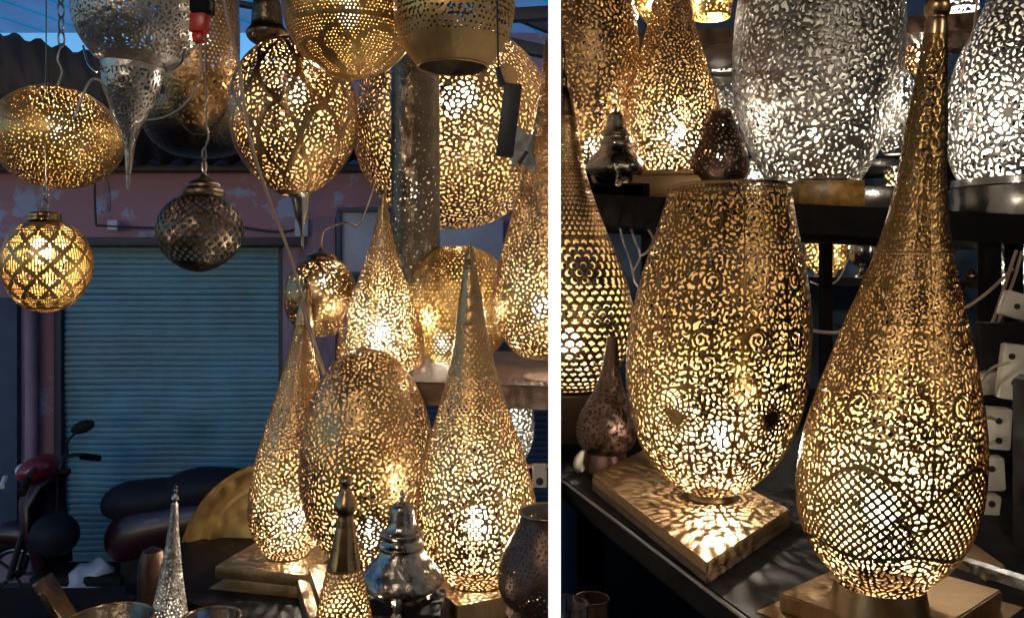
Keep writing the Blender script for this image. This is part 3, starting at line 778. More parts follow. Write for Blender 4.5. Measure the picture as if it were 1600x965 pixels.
# H8 small lit globe, brass cap
def p8(s): s.web(s.S(408), s.s[-1]-3, 5.2, n=2, strip=.48, merge=.2)
L8 = lantern('hanging_lantern', 'small round lit brass lantern hanging low beside the shutter edge', 'hanging lantern', 501, 500, 1.95,
        [(402, 18), (410, 34), (430, 50), (463, 58), (495, 51), (515, 34), (525, 14), (526, 1)], BRS, p8, (504, 438, .016, 1.5), step=1.5, group=HNG)
solid(L8, 'cap', 502, 1.95, [(386, 2), (391, 5), (394, 12), (399, 22), (404, 25), (409, 27)], 'brass_plain')
w = MB(); w.tube([P(502, 390, 1.95), P(503, 370, 1.95), P(510, 357, 1.95), P(540, 347, 1.96), P(568, 338, 1.97), P(600, 200, 2.4), P(610, -120, 2.4)], .0025); w.build('cord', M['cord'], L8)
# H9 dark perforated bowl behind
def p9(s):
    s.dots(s.S(-30), s.S(110), 7, .3); s.web(s.S(112), s.S(196), 9, n=2, strip=.5)
L9 = lantern('hanging_lantern', 'dim bronze bowl lantern behind the red plug and the silver lantern', 'hanging lantern', 312, 310, 2.1,
        [(-60, 60), (0, 62), (60, 64), (110, 62), (150, 52), (185, 36), (208, 12), (210, 1)], BRS, p9, (318, 60, .014, .10), step=2.0, group=HNG)
def p9b(s): s.dots(s.S(150), s.S(232), 8, .22)
L9b = lantern('hanging_lantern', 'dark wide bronze lantern behind the bronze bowl lantern', 'hanging lantern', 312, 312, 2.35,
        [(110, 40), (130, 78), (165, 96), (205, 88), (235, 60), (246, 20), (247, 1)], DRK, p9b, None, step=2.4, group=HNG)
# H10 huge globe behind
def p10(s):
    s.web(s.S(50), s.s[-1]-4, 7.8, n=3, strip=.37, merge=.35)
    s.rosettes([(s.S(140), 2*PI*(k+.62)/6, 38) for k in range(6)], w=1.6, m=17)
L10 = lantern('hanging_lantern', 'largest round lantern, bright scrollwork globe behind the perforated column', 'hanging lantern', 706, 706, 2.35,
        [(44, 20), (50, 60), (75, 104), (120, 140), (195, 158), (265, 143), (315, 108), (345, 66), (357, 24), (358, 1)], BRS, p10,
        [(708, 160, .034, 7.5), (728, 148, .034, 5.0)], step=1.6, group=HNG)
# H11 perforated column
def p11(s): s.dots(s.S(60), s.S(425), 7.5, .15, jit=.35); s.dots(s.S(60), s.S(425), 15, .12, jit=.4)
L11 = lantern('column_lantern', 'tall dark silver tube lantern with pinholes, hanging in front of the largest globe', 'hanging lantern', 648, 650, 1.98,
        [(-60, 38), (100, 38), (250, 38), (440, 38)], ('dark_brass', 'silver_in'), p11, (648, 300, .010, .22), step=1.9, relief=0)
# cords and plugs
w = MB(); w.tube([P(348, -20, 1.3), P(356, 30, 1.3), P(372, 95, 1.3), P(378, 140, 1.3), P(393, 225, 1.3), P(420, 310, 1.32), P(450, 390, 1.34), P(468, 450, 1.36), P(490, 530, 1.4), P(508, 583, 1.44)], .0028)
tag(w.build('extension_cord', M['cord']), 'long beige power cord hanging down past the banded round lantern', 'cord')
w = MB(); w.tube([P(470, 468, 1.36), P(478, 500, 1.37), P(492, 545, 1.4), P(505, 584, 1.43)], .0024)
tag(w.build('extension_cord', M['cord']), 'short pinkish cord running beside the long beige cord at its lower end', 'cord')
rp = empty('power_plug', P(313, 68, 1.32), 'red plug with black top hanging at the top left on a clear cord', 'plug')
w = MB(); c = P(312, 36, 1.32); w.box(c, (.027, .022, .034), bev=.004, tilt=(0, .06)); w.box(P(311, 60, 1.32), (.018, .018, .016), bev=.004); w.build('body', M['red'], rp)
w = MB(); w.box(P(316, 8, 1.32), (.034, .026, .034), bev=.005); w.build('top', M['black'], rp)
w = MB(); w.box(P(314, 21, 1.32), (.030, .023, .006), bev=.002); w.build('collar', M['white_plastic'], rp)
w = MB(); w.tube([P(313, 68, 1.32), P(314, 100, 1.33), P(307, 135, 1.34), P(283, 168, 1.36), P(250, 185, 1.38), P(225, 187, 1.40)], .0016); w.build('cord', M['clear_cord'], rp)
w = MB(); w.tube([P(117, 183, 1.4), P(128, 152, 1.4), P(140, 128, 1.41), P(152, 124, 1.42), P(165, 140, 1.44), P(178, 190, 1.46)], .0022)
tag(w.build('wire_loop', M['clear_cord']), 'grey wire loop hanging between the oval lantern and the silver drop', 'wire')
w = MB(); w.tube([P(150, 240, 1.5), P(170, 290, 1.6), P(172, 330, 1.62), P(168, 318, 1.62)], .0008)
tag(w.build('wire', M['black_cord']), 'thin dark wire dangling below the oval lantern', 'wire')
bt = empty('hanging_tag', P(800, 260, 1.25), 'narrow black tag hanging from a black string near the white partition', 'tag')
w = MB(); w.box(P(795, 188, 1.25), (.027, .006, .112), bev=.003, tilt=(0, math.radians(7))); w.box(P(817, 246, 1.25), (.006, .004, .022), tilt=(0, math.radians(35)), bev=.001); w.build('body', M['black_cord'], bt)
w = MB(); w.tube([P(778, 105, 1.25), P(780, 118, 1.25), P(786, 135, 1.25)], [.004, .005, .006]); w.tube([P(776, -80, 1.25), P(777, 20, 1.25), P(779, 110, 1.25)], .0014); w.build('string', M['black_cord'], bt)
w = MB(); g_ = [[w.bm.verts.new(P(796+38*u+4*math.sin(v*9), 205+55*v+5*math.sin(u*7+2), 1.36)+Vector((0, .006*math.sin(u*9+v*5)+.004*math.sin(v*13), 0))) for u in np.linspace(0, 1, 12)] for v in np.linspace(0, 1, 16)]
for r0, r1 in zip(g_, g_[1:]):
    for i in range(11): w.bm.faces.new((r0[i], r0[i+1], r1[i+1], r1[i]))
o = w.build('paper_label', M['paper'], ang=80); tag(o, 'crumpled pale paper label behind the black tag', 'label'); md = o.modifiers.new('thickness', 'SOLIDIFY'); md.thickness = .0006

# ================================================================== LEFT BAY, shelves
ZU = P(0, 580, 1.8).z    # upper shelf top
w = MB(); w.quadprism([(-.215, 1.64), (.105, 1.56), (.14, 2.25), (-.36, 2.25), (-.36, 1.98)], ZU-.045, ZU, bev=.003); w.clip(-1)
tag(w.build('shelf_board', M['brown_board']), 'brown upper shelf board of the left bay under the wide disc lantern', 'shelf')
w = MB(); w.box((-.08, 2.2, ZU-.45), (.04, .04, .8)); tag(w.build('shelf_post', M['black']), 'black post carrying the upper shelf of the left bay', 'post')
ZL = -.645+CAMZ
w = MB(); w.quadprism([(-.80, 1.72), (.03, 1.19), (.06, 2.15), (-.80, 2.15)], ZL-.05, ZL, bev=.003); w.clip(-1)
ls = empty('display_shelf', (-.35, 1.6, ZG+.04), 'black lower display shelf of the left bay with a bead fringe', 'shelf')
w.build('board', M['black'], ls)
for (x, y) in ((-.75, 1.78), (-.02, 1.32), (-.75, 2.08), (.02, 2.08)):
    w = MB(); w.box((x, y, (ZL-.05)/2), (.04, .04, ZL-.05)); w.build('leg', M['black'], ls)
fr = MB(); rr_ = random.Random(3)
for i in range(150):
    t = i/150; x = -.78+t*.78; y = 1.70-t*.5-.006; 
    fr.tube([(x, y, ZL-.05), (x+rr_.uniform(-.002, .002), y, ZL-.05-rr_.uniform(.03, .06))], rr_.uniform(.0012, .0022), n=5, smooth=0)
fr.build('bead_fringe', M['brass_plain'], ls)
# T1
def q1(s): s.web(s.S(345), s.s[-1]-3, 5.9, n=3, strip=.36, merge=.3, c_top=4.4)
T1 = lantern('table_lantern', 'bright flaring teardrop lantern on the upper shelf beside the dotted disc lantern', 'table lantern', 599, 594, 1.8,
        [(305, 3), (325, 7), (350, 12), (380, 19), (420, 31), (460, 46), (500, 60), (535, 68), (560, 68), (573, 60), (579, 48)], BRS, q1, (592, 520, .026, 4.6), step=1.25, group=TBL)
solid(T1, 'finial', 600, 1.8, [(288, 1), (291, 4), (297, 6), (303, 4), (308, 4)], 'brass_plain')
# D1 dotted disc
def q2(s): s.dots(s.S(386), s.s[-1]-1, 6.6, .25, jit=.15)
D1 = lantern('table_lantern', 'large round gold lantern with dot pattern on the upper left shelf', 'table lantern', 715, 715, 1.98,
        [(384, 2), (386, 25), (400, 54), (430, 77), (476, 86), (520, 78), (550, 58), (566, 34), (570, 18)], GOLD, q2, (690, 535, .022, 3.2), step=1.4, group=TBL, relief=0)
plinth(D1, P(715, 570, 1.98), [(.12, .12, P(715, 570, 1.98).z-ZU)])
# T2 cut by the partition: half-round lantern fixed against it
def q3(s): s.dots(s.S(100), s.S(258), 6, .22, jit=.3); s.web(s.S(255), s.s[-1]-3, 7.0, n=3, strip=.40, merge=.5, c_top=5)
T2 = lantern('wall_lantern', 'tall half round teardrop lantern against the left face of the white partition', 'wall lantern', 857, 868, 1.72,
        [(60, 4), (90, 9), (150, 17), (210, 30), (270, 46), (330, 62), (400, 83), (450, 96), (490, 97), (530, 80), (552, 60), (558, 45)], BRS, q3, (843, 478, .020, 3.2), step=1.7, clip=-1)
# T3 hero
def q4(s):
    N = 8
    def med(th, yy, y0, hh, hwf, n=N, ph=0.):
        u = abs(((th*n/(2*PI)+ph) % 1)-.5)*2
        return u/hwf+abs(yy-y0)/hh < 1
    def ex(th, y, r):
        yy = np.interp(y, s.s, s.y)
        return med(th, yy, 815, 62, .52, ph=.5) | med(th, yy, 645, 30, .55) | (yy < 585)
    s.web(s.S(584), s.s[-1]-3, 8.2, n=4, strip=.36, ex=ex, merge=.3, c_top=6.2)
    s.dots(s.S(750), s.S(878), 7.2, .42, N=72, ex=lambda th, y, r: not med(th, np.interp(y, s.s, s.y), 815, 58, .48, ph=.5))
    s.dots(s.S(612), s.S(676), 6.6, .42, N=48, ex=lambda th, y, r: not med(th, np.interp(y, s.s, s.y), 645, 27, .5))
    s.dots(s.S(504), s.S(586), 6.5, .26, N=20, L=.1, ang=PI/2)
T3 = lantern('table_lantern', 'tall brass teardrop lantern with honeycomb medallions on a stacked square base, front of left bay', 'table lantern', 736, 746, 1.35,
        [(498, 23), (540, 29), (590, 40), (640, 55), (700, 75), (750, 88), (800, 96), (840, 94), (870, 80), (895, 57), (908, 42)], BRS, q4, (747, 815, .022, 3.4), step=1.35, group=TBL)
solid(T3, 'neck', 736, 1.35, [(378, 1), (384, 3), (392, 6), (404, 9), (416, 8), (420, 10), (424, 11), (460, 17), (498, 23)], 'brass', cxt=734)
z = plinth(T3, P(744, 908, 1.35)-Vector((0, 0, 0)), [(.135, .15, .042), (.175, .19, .045)], math.radians(28))
w = MB(); w.lathe((P(744, 908, 1.35).x, 1.35, ZL), [(0, .05), (z-ZL, .05)]); w.build('foot', M['black'], T3)
# T4 egg
def q5(s): s.web(s.s[0]+16, s.s[-1]-3, 7.4, n=3, strip=.41, merge=.5, elong=2.4)
T4 = lantern('table_lantern', 'large egg shaped brass lantern between the two front teardrop lanterns of the left bay', 'table lantern', 572, 576, 1.58,
        [(543, 1), (546, 19), (553, 35), (566, 52), (585, 67), (612, 82), (655, 97), (715, 107), (775, 104), (825, 88), (865, 63), (890, 40), (900, 28)], BRS, q5, (578, 832, .023, 3.4), step=1.4, group=TBL)
c = P(575, 900, 1.58); plinth(T4, c, [(.2, .2, .028), (.24, .24, c.z-.028-ZL)], math.radians(20))
# T5
def q6(s): s.web(s.S(508), s.s[-1]-3, 6.5, n=2, strip=.37, merge=.35, c_top=4.2)
T5 = lantern('table_lantern', 'slender brass teardrop lantern in front of the round brass tray', 'table lantern', 476, 448, 1.75,
        [(500, 14), (540, 20), (590, 31), (640, 43), (690, 56), (740, 65), (785, 68), (820, 62), (850, 45), (868, 28)], BRS, q6, (462, 812, .021, 3.0), step=1.3, group=TBL)
solid(T5, 'neck', 475.5, 1.75, [(432, 1), (436, 5), (444, 4), (452, 7), (470, 9), (500, 14)], 'brass_plain', cxt=480)
c = P(440, 868, 1.75); plinth(T5, c, [(.205, .17, .026), (.16, .16, .03), (.22, .2, c.z-.056-ZL)], math.radians(-14))
# T6 small pierced cone
T6 = empty('table_lantern', P(536, 1060, 1.12), 'small brass cone lantern with a turned finial at the bottom front', 'table lantern', TBL)
sh = Sheet([(884, 27), (920, 35), (965, 45), (1060, 66)], 1.2, 11); sh.dots(sh.S(886), sh.s[-1]-2, 8.2, .38, N=26, L=.12, ang=0, b=1.0); sh.mesh('shade', 538, 535, 1.12, mm(BRS), T6, 1.0, .6)
solid(T6, 'cone', 538, 1.12, [(822, 15), (826, 16), (855, 21), (884, 27)], 'brass_plain', cxt=540)
solid(T6, 'finial', 540, 1.12, [(742, 1), (746, 8), (752, 10), (758, 7), (764, 7), (775, 13), (788, 18), (796, 17), (802, 12), (812, 13), (822, 14)], 'brass_plain', cxt=541)
bulb(T6, 540, 990, 1.12, .014, .45)
# T7 slim silver cone
T7 = empty('table_lantern', P(258, 1080, 1.25), 'slim silver cone lantern in front of the dark scooter seat', 'table lantern', TBL)
sh = Sheet([(786, 5), (840, 10), (890, 17), (930, 24), (965, 31), (1080, 50)], 1.2, 12)
sh.dots(sh.S(790), sh.S(862), 7.5, .17, N=8, L=.25, ang=PI/2, stag=.5); sh.web(sh.S(868), sh.s[-1]-3, 5.8, n=1, strip=.42, merge=.3); sh.mesh('shade', 273, 258, 1.25, mm(SLV), T7, .9, .5)
solid(T7, 'finial', 273, 1.25, [(758, .8), (760, 3), (763, 2), (766, 3.4), (770, 2), (775, 5), (780, 6), (784, 3.5), (787, 5)], 'silver_plain', cxt=275)
bulb(T7, 261, 1010, 1.25, .012, .35)
# S1 ornate silver burner
def burner(name, label, cx, d, y0, k, m='antique', group='ornate silver burners', lean=0):
    r = empty(name, P(cx, y0+178*k, d), label, 'incense burner', group)
    sc = d/F0
    def pr(l): return [(y0+a*k, b*k) for a, b in l]
    solid(r, 'finial', cx, d, pr([(0, 1), (4, 4), (8, 2.5), (12, 5), (17, 3), (20, 6)]), m)
    solid(r, 'lid', cx, d, pr([(18, 5), (21, 13), (27, 18), (40, 20), (55, 23), (62, 28), (65, 34), (70, 33)]), m)
    yb = y0+160*k
    prof = pr([(70, 33), (74, 29), (80, 31), (86, 36), (90, 33), (100, 37), (115, 48), (130, 60), (142, 64), (150, 58), (160, 40)])
    s_, y_, r_ = curve(prof, 1.2)
    b = MB().lathe(P(cx, yb, d), [((yb-y)*sc, q*sc) for y, q in zip(y_[::-1], r_[::-1])], n=120,
                   wav=lambda a, t: .05*math.sin(6*a+1)*(1-t)**.6*min(1, t*6)+.010*math.sin(18*a+9*t)*math.sin(t*20)*(t < .6))
    b.build('bowl', M[m], r, ang=60)
    for j in range(3):
        a = j*2*PI/3+.5; c = P(cx, yb, d)
        b = MB(); x, y = math.cos(a)*46*k*sc, math.sin(a)*46*k*sc
        b.tube([(c.x+x*.8, c.y+y*.8, c.z+.022), (c.x+x*1.15, c.y+y*1.15, c.z+.006), (c.x+x, c.y+y, c.z-.016*k*1.2), (c.x+x*1.25, c.y+y*1.25, c.z-18*k*sc)], [.010, .009, .007, .006, .009], n=8)
        b.build('foot', M[m], r)
    return r
S1 = burner('incense_burner', 'ornate silver incense burner between the egg lantern and the front teardrop lantern', 628, 1.22, 765, 1.0)
w = MB(); c = P(628, 943, 1.22); w.box((c.x, c.y+.01, (c.z+ZL)/2-.01), (.12, .1, c.z-ZL+.02), bev=.003); tag(w.build('riser_box', M['black']), 'black riser box under the ornate silver incense burner', 'riser')
# V1 perforated brown vase against the partition
def q7(s):
    s.dots(s.S(812), s.S(935), 7.5, .24, jit=.3); 
V1 = lantern('pierced_vase', 'dark copper half vase with pinholes against the left face of the partition', 'vase', 858, 858, 1.13,
        [(797, 46), (803, 46), (815, 48), (840, 60), (870, 74), (900, 80), (925, 76), (945, 60), (951, 50)], CPR, q7, None, step=1.5, clip=-1, relief=0)
rim(V1, 858, 799, 46.5, 1.13, .0022, 'brass_plain', -1)
bw = empty('silver_bowl', P(850, 965, 1.1), 'small silver bowl turned under the dark copper vase', 'bowl')
b = MB(); sc = 1.13/F0; b.lathe(P(858, 1000, 1.13), [(0, 30*sc), (30*sc, 66*sc), (44*sc, 69*sc), (47*sc, 68*sc), (44*sc, 50*sc)], n=56); b.clip(-1); b.build('body', M['silver_plain'], bw)
b = MB(); b.lathe(P(858, 1040, 1.13), [(0, 34*sc), (8*sc, 32*sc), (40*sc, 29*sc)], n=40); b.clip(-1); b.build('foot', M['silver_plain'], bw)
# tray
ty = empty('brass_tray', P(445, 1020, 1.98), 'large round brass tray standing on edge behind the slender teardrop lantern', 'tray')
sc = 1.98/F0; R = 163*sc
b = MB(); b.lathe(P(448, 882, 1.98), [(.0, .001), (.0, R*.55), (.002, R*.68), (.006, R*.71), (.018, R*.75), (.022, R*.78), (.016, R*.82), (.020, R*.87), (.040, R*.92), (.044, R*.95), (.038, R*.98), (.044, R), (.040, R), (.010, R*.9), (-.006, R*.5), (-.006, .001)], n=96, axis=(-.10, -1, .12), cap=False)
b.build('dish', M['tray_brass'], ty, ang=30)
b = MB(); b.box((P(448, 900, 1.98).x, 2.06, (P(448, 960, 1.98).z+ZL)/2+.05), (.1, .04, .3), bev=.004); b.build('stand', M['black'], ty)
# silver lantern behind, below the upper shelf
def q8(s): s.web(s.s[0]+2, s.s[-1]-2, 6.4, n=1, strip=.4)
lantern('table_lantern', 'round silver lantern lit under the upper shelf of the left bay', 'table lantern', 800, 800, 2.05,
        [(600, 8), (604, 18), (620, 28), (660, 35), (695, 31), (718, 20), (728, 12)], SLV, q8, (800, 660, .012, .8), step=1.4, group=TBL, relief=.4)
w = MB(); w.lathe((P(800, 728, 2.05).x, 2.05, ZL), [(0, .05), (P(800, 728, 2.05).z-ZL, .05)]); tag(w.build('round_riser', M['black']), 'black round riser under the lit silver lantern of the left bay', 'riser')
w = MB(); w.box(P(800, 618, 1.9), (.2, .012, .035), bev=.002, tilt=(0, math.radians(4))); w.clip(-1); tag(w.build('mirror_strip', M['silver_plain']), 'polished silver strip just under the upper shelf edge', 'strip')
# power sockets at the partition
def socket(name, label, c, size, holes, rz=0, parentless=True, tilt=None):
    r = empty(name, c, label, 'power strip')
    b = MB(); b.box(c, size, rz, bev=min(size)*.18, tilt=tilt); b.build('body', M['white_plastic'], r)
    for (dx, dz) in holes:
        q = Vector((dx, -size[1]/2-.0006, dz)); q.rotate(Matrix.Rotation(rz, 3, 'Z'))
        b = MB(); b.lathe(Vector(c)+q, [(-.001, .0058), (.0010, .0058), (.0010, .0045), (-.0005, .004)], n=24, axis=Matrix.Rotation(rz, 3, 'Z') @ Vector((0, -1, 0))); b.build('outlet', M['hole'], r)
    return r
socket('power_socket', 'white power socket beside the partition above the copper half vase', P(843, 742, 1.3), (.022, .012, .036), [(0, -.008)])
w = MB(); w.tube([P(800, 733, 1.4), P(825, 728, 1.35), P(855, 727, 1.30)], .003); tag(w.build('extension_cord', M['cord']), 'beige cord running to the socket behind the front teardrop lantern', 'cord')

# ================================================================== street: scooter, bag, drum
def scooter():
    ox, oy = -3.12, 5.05
    r = empty('motor_scooter', (ox+.7, oy, 0), 'dark red motor scooter parked in front of the blue shutter', 'scooter')
    def V(x, y, z): return Vector((ox+x*.93, oy+y, z*.93))
    for (x, nm) in ((.12, 0), (1.42, 1)):
        wh = MB(); wh.torus(V(x, 0, .27), .21, .055, rot=Matrix.Rotation(0, 3, 'X'), n=40, k=12); o = wh.build('wheel', M['rubber'], r)
        b = MB(); b.torus(V(x, 0, .27), .15, .02, n=32, k=8); b.lathe(V(x, -.05, .27), [(0, .03), (.1, .03)], n=16, axis=(0, 1, 0))
        for k in range(5):
            a = k*2*PI/5; b.tube([V(x, 0, .27), V(x+.15*math.cos(a), 0, .27+.15*math.sin(a))], .011, n=6, smooth=0)
        b.build('rim', M['chrome'], o)
    b = MB(); b.tube([V(.12, .07, .27), V(.22, .07, .6), V(.30, .05, .86)], .02); b.tube([V(.12, -.07, .27), V(.22, -.07, .6), V(.30, -.05, .86)], .02); b.build('fork', M['chrome'], r)
    b = MB(); b.tube([V(-.06, 0, .44), V(.05, 0, .53), V(.2, 0, .52), V(.33, 0, .40)], [.03, .06, .075, .075, .06, .03], n=14); b.build('mudguard', M['scooter_red'], r)
    # leg shield with nose
    b = MB(); n = 16
    rows = [(.24, .30, .15), (.20, .48, .19), (.16, .62, .22), (.15, .76, .20), (.20, .88, .15), (.26, .93, .10)]
    vs = []
    for (x, z, hw) in rows:
        vs.append([b.bm.verts.new(V(x+.16*(abs(t)**1.7), t*hw, z)) for t in np.linspace(-1, 1, n)])
    for p_, q_ in zip(vs, vs[1:]):
        for i in range(n-1): b.bm.faces.new((p_[i], p_[i+1], q_[i+1], q_[i]))
    o = b.build('leg_shield', M['scooter_red'], r, ang=80); md = o.modifiers.new('thickness', 'SOLIDIFY'); md.thickness = .025
    # handlebar cowl, headlight, bars, grips, mirrors
    b = MB(); b.sphere(V(.27, 0, .96), .12, (1.0, 1.25, .62), rot=Matrix.Rotation(-.4, 3, 'Y')); b.build('headlight_cowl', M['red_cowl'], r)
    b = MB(); b.sphere(V(.175, -.01, .945), .062, (.5, 1.15, .75), rot=Matrix.Rotation(-.5, 3, 'Y')); b.build('headlight', M['lens'], r)
    b = MB(); b.tube([V(.13, -.16, .885), V(.10, -.08, .92), V(.11, -.13, .87)], .016); b.build('side_light', M['lens'], r)
    b = MB(); b.tube([V(.42, -.40, .93), V(.36, -.25, .985), V(.30, 0, .98), V(.36, .25, .985), V(.42, .40, .93)], .014); b.build('handlebar', M['chrome'], r)
    for s_ in (-1, 1):
        b = MB(); b.tube([V(.38, s_*.30, .965), V(.43, s_*.43, .92)], .022, smooth=0, n=12); b.build('grip', M['rubber'], r)
        if s_ < 0: continue
        b = MB(); b.tube([V(.33, s_*.22, .98), V(.30, s_*.27, 1.07), V(.34, s_*.31, 1.13)], .007); b.sphere(V(.37, s_*.33, 1.16), .065, (1.25, .4, .62), rot=Matrix.Rotation(-.35, 3, 'Y')); b.build('mirror', M['rubber'], r)
        b = MB(); b.sphere(V(.17, s_*.17, .70), .028, (.7, .6, 1.2)); b.build('indicator', M['amber'], r)
    b = MB(); b.box(V(.58, 0, .27), (.55, .28, .07), bev=.03); b.build('footboard', M['rubber'], r)
    b = MB(); b.tube([V(.78, 0, .42), V(.95, 0, .56), V(1.2, 0, .62), V(1.55, 0, .68), V(1.72, 0, .70)], [.10, .15, .17, .17, .16, .16, .14, .12, .10, .06], n=20); o = b.build('rear_body', M['scooter_red'], r)
    b = MB(); b.tube([V(.70, 0, .69), V(.82, 0, .735), V(1.0, 0, .75), V(1.15, 0, .77), V(1.3, 0, .82), V(1.6, 0, .83), V(1.68, 0, .82)], [.05, .10, .125, .13, .13, .125, .13, .135, .12, .10, .07], n=22); b.build('seat', M['seat'], r)
    b = MB(); b.tube([V(.98, -.16, .30), V(1.3, -.17, .28), V(1.7, -.17, .34)], [.035, .04, .045, .05, .05, .04], n=14); b.build('exhaust', M['chrome'], r)
    b = MB(); b.box(V(1.1, 0, .32), (.5, .22, .2), bev=.05); b.build('engine', M['rubber'], r)
    # black helmet hanging from the hook
    h = empty('helmet', V(.50, -.22, .48), 'round black helmet hanging from the scooter below its handlebar', 'helmet')
    b = MB(); b.sphere(V(.50, -.22, .60), .135, (1, .95, .95)); b.build('shell', M['seat'], h)
    b = MB(); b.tube([V(.50, -.20, .71), V(.46, -.12, .82), V(.42, -.06, .93)], .006); b.build('strap', M['rubber'], h)
scooter()
w = MB(); w.sphere(P(132, 905, 5.0)+Vector((0, 0, .0)), .19, (1.0, .5, .5), sub=4, rot=Matrix.Rotation(-.5, 3, 'Y'))
for v in w.bm.verts:
    c = v.co; v.co += Vector((math.sin(c.z*40+c.y*33), math.sin(c.x*37), math.sin(c.x*45+c.y*20)))*.012
    v.co.z = max(v.co.z, .004)
tag(w.build('plastic_bag', M['bag'], ang=180), 'crumpled pale plastic bag lying on the ground by the scooter', 'bag')
dr = empty('pale_drum', P(236, 985, 1.6), 'small upright brass canister behind the slim silver cone lantern', 'canister')
b = MB(); sc = 1.6/F0; b.lathe(P(238, 1060, 1.6), [(0, 26*sc), (150*sc, 22*sc), (180*sc, 21*sc), (200*sc, 15*sc), (206*sc, 4*sc)], n=40); b.build('body', M['copper'], dr)
# bowls and box along the bottom edge, on a low black counter
zc = P(0, 1080, 1.25).z
ct = MB(); ct.quadprism([(-1.1, .95), (.02, .80), (.03, 1.17), (-.80, 1.66), (-1.3, 1.66)], zc-.04, zc, bev=.002); ct.clip(-1)
tag(ct.build('front_counter', M['black']), 'low black counter under the small cone lanterns of the left bay', 'counter')
def bowl(label, cx, y, d, rpx, hpx, m, cat='bowl'):
    r = empty('brass_bowl', P(cx, y+hpx, d), label, cat, 'bowls along the front counter'); sc = d/F0; H = hpx*sc; R = rpx*sc
    b = MB(); b.lathe(P(cx, y+hpx, d), [(0, R*.45), (H*.2, R*.6), (H*.6, R*.92), (H*.93, R), (H, R*1.04), (H, R*.99), (H*.6, R*.85), (H*.25, R*.5), (H*.22, .001)], n=72, cap=False); b.build('body', M[m], r, ang=50)
    b = MB(); b.torus(P(cx, y, d), R*1.02, .0022, rot=Matrix.Rotation(PI/2, 3, 'X'), n=64, k=8); b.build('rim', M['brass_plain'], r); return r
bowl('wide brass bowl with bright rim at the bottom left corner', 172, 966, 1.2, 62, 60, 'dark_brass')
bowl('silver rimmed bowl between the slim silver cone and the small brass cone', 330, 964, 1.2, 42, 80, 'silver_plain')
w = MB(); w.box(P(88, 940, 1.5), (.014, .05, .10), bev=.003, tilt=(0, math.radians(-32))); w.box(P(100, 1000, 1.5), (.02, .05, .08), bev=.003)
tag(w.build('brass_bracket', M['dark_brass']), 'leaning brass plate edge at the lower left corner', 'bracket')
# ================================================================== RIGHT BAY
ZT = -.43+CAMZ          # lower table top
a = Vector((.090, 1.76)); b = Vector((.318, .93))
dr_ = (b-a).normalized(); e0 = a-dr_*.02; e1 = a+dr_*1.15; 
lt = empty('display_table', (.8, 1.6, ZG+.04), 'black lower table of the right bay with a diagonal front edge', 'table')
w = MB(); w.quadprism([(e1.x, e1.y), (1.35, .62), (1.35, 3.0), (.17, 3.0), (e0.x+.012, e0.y+.1), (e0.x, e0.y)], ZT-.045, ZT, bev=.003); w.clip(1); w.build('top', M['black'], lt)
w = MB(); nn = Vector((dr_.y, -dr_.x)); 
for t0, t1 in ((0.03, 1.1),):
    p, q_ = a+dr_*t0+Vector((-.0035, 0)), a+dr_*t1+Vector((-.0035, 0))
    w.tube([(p.x, p.y, ZT-.002), (q_.x, q_.y, ZT-.002)], .003, smooth=0)
w.build('edge_trim', M['steel'], lt)
for (x, y) in ((.2, 2.0), (.55, .85), (1.28, .75), (1.28, 2.9), (.25, 2.9)):
    w = MB(); w.box((x, y, (ZT-.045+ZG+.04)/2), (.04, .04, ZT-.045-ZG-.04)); w.build('leg', M['black'], lt)
# upper shelf, slightly sagging to the right
za, zb = P(930, 303, 2.12).z, P(1600, 335, 2.12).z
w = MB(); bmv = w.bm
def shelfboard(w, x0, z0, x1, z1, y0, y1, th):
    vs = [w.bm.verts.new(p) for p in ((x0, y0, z0-th), (x1, y0, z1-th), (x1, y1, z1-th), (x0, y1, z0-th), (x0, y0, z0), (x1, y0, z1), (x1, y1, z1), (x0, y1, z0))]
    for f in ((0, 1, 5, 4), (1, 2, 6, 5), (2, 3, 7, 6), (3, 0, 4, 7), (4, 5, 6, 7), (3, 2, 1, 0)): w.bm.faces.new([vs[i] for i in f])
xa, xb = (925-CX)/F0*2.12, (1660-CX)/F0*2.12; slope = (zb-za)/((1600-930)/F0*2.12)
def zsh(x): return za+slope*(x-(930-CX)/F0*2.12)
shelfboard(w, xa, zsh(xa), xb, zsh(xb), 2.12, 2.62, .075)
su = empty('shelf_rack', (xb-.2, 2.4, ZT), 'black main shelf of the right bay carrying the large silver lanterns', 'shelf')
w.build('board', M['black'], su, smooth=False)
for px, dd, wd in ((1546, 2.16, .042), (1584, 2.2, .03), (1010, 2.58, .03), (1290, 2.58, .03)):
    x = (px-CX)/F0*dd; w = MB(); w.box((x, dd, (ZT+zsh(x)-.075)/2), (wd, .035, zsh(x)-.075-ZT)); w.build('post', M['black'], su)
# upper back shelf
w = MB(); z0, z1 = P(985, 52, 2.7).z, P(1600, 12, 2.7).z
shelfboard(w, (978-CX)/F0*2.7, z0, (1640-CX)/F0*2.7, z1, 2.7, 3.05, .055); us = w.build('top_shelf', M['brown_board'], smooth=False); tag(us, 'dark brown top shelf at the upper edge of the right bay', 'shelf')
def ztop(x): return z0+(z1-z0)*(x-(978-CX)/F0*2.7)/((1640-978)/F0*2.7)
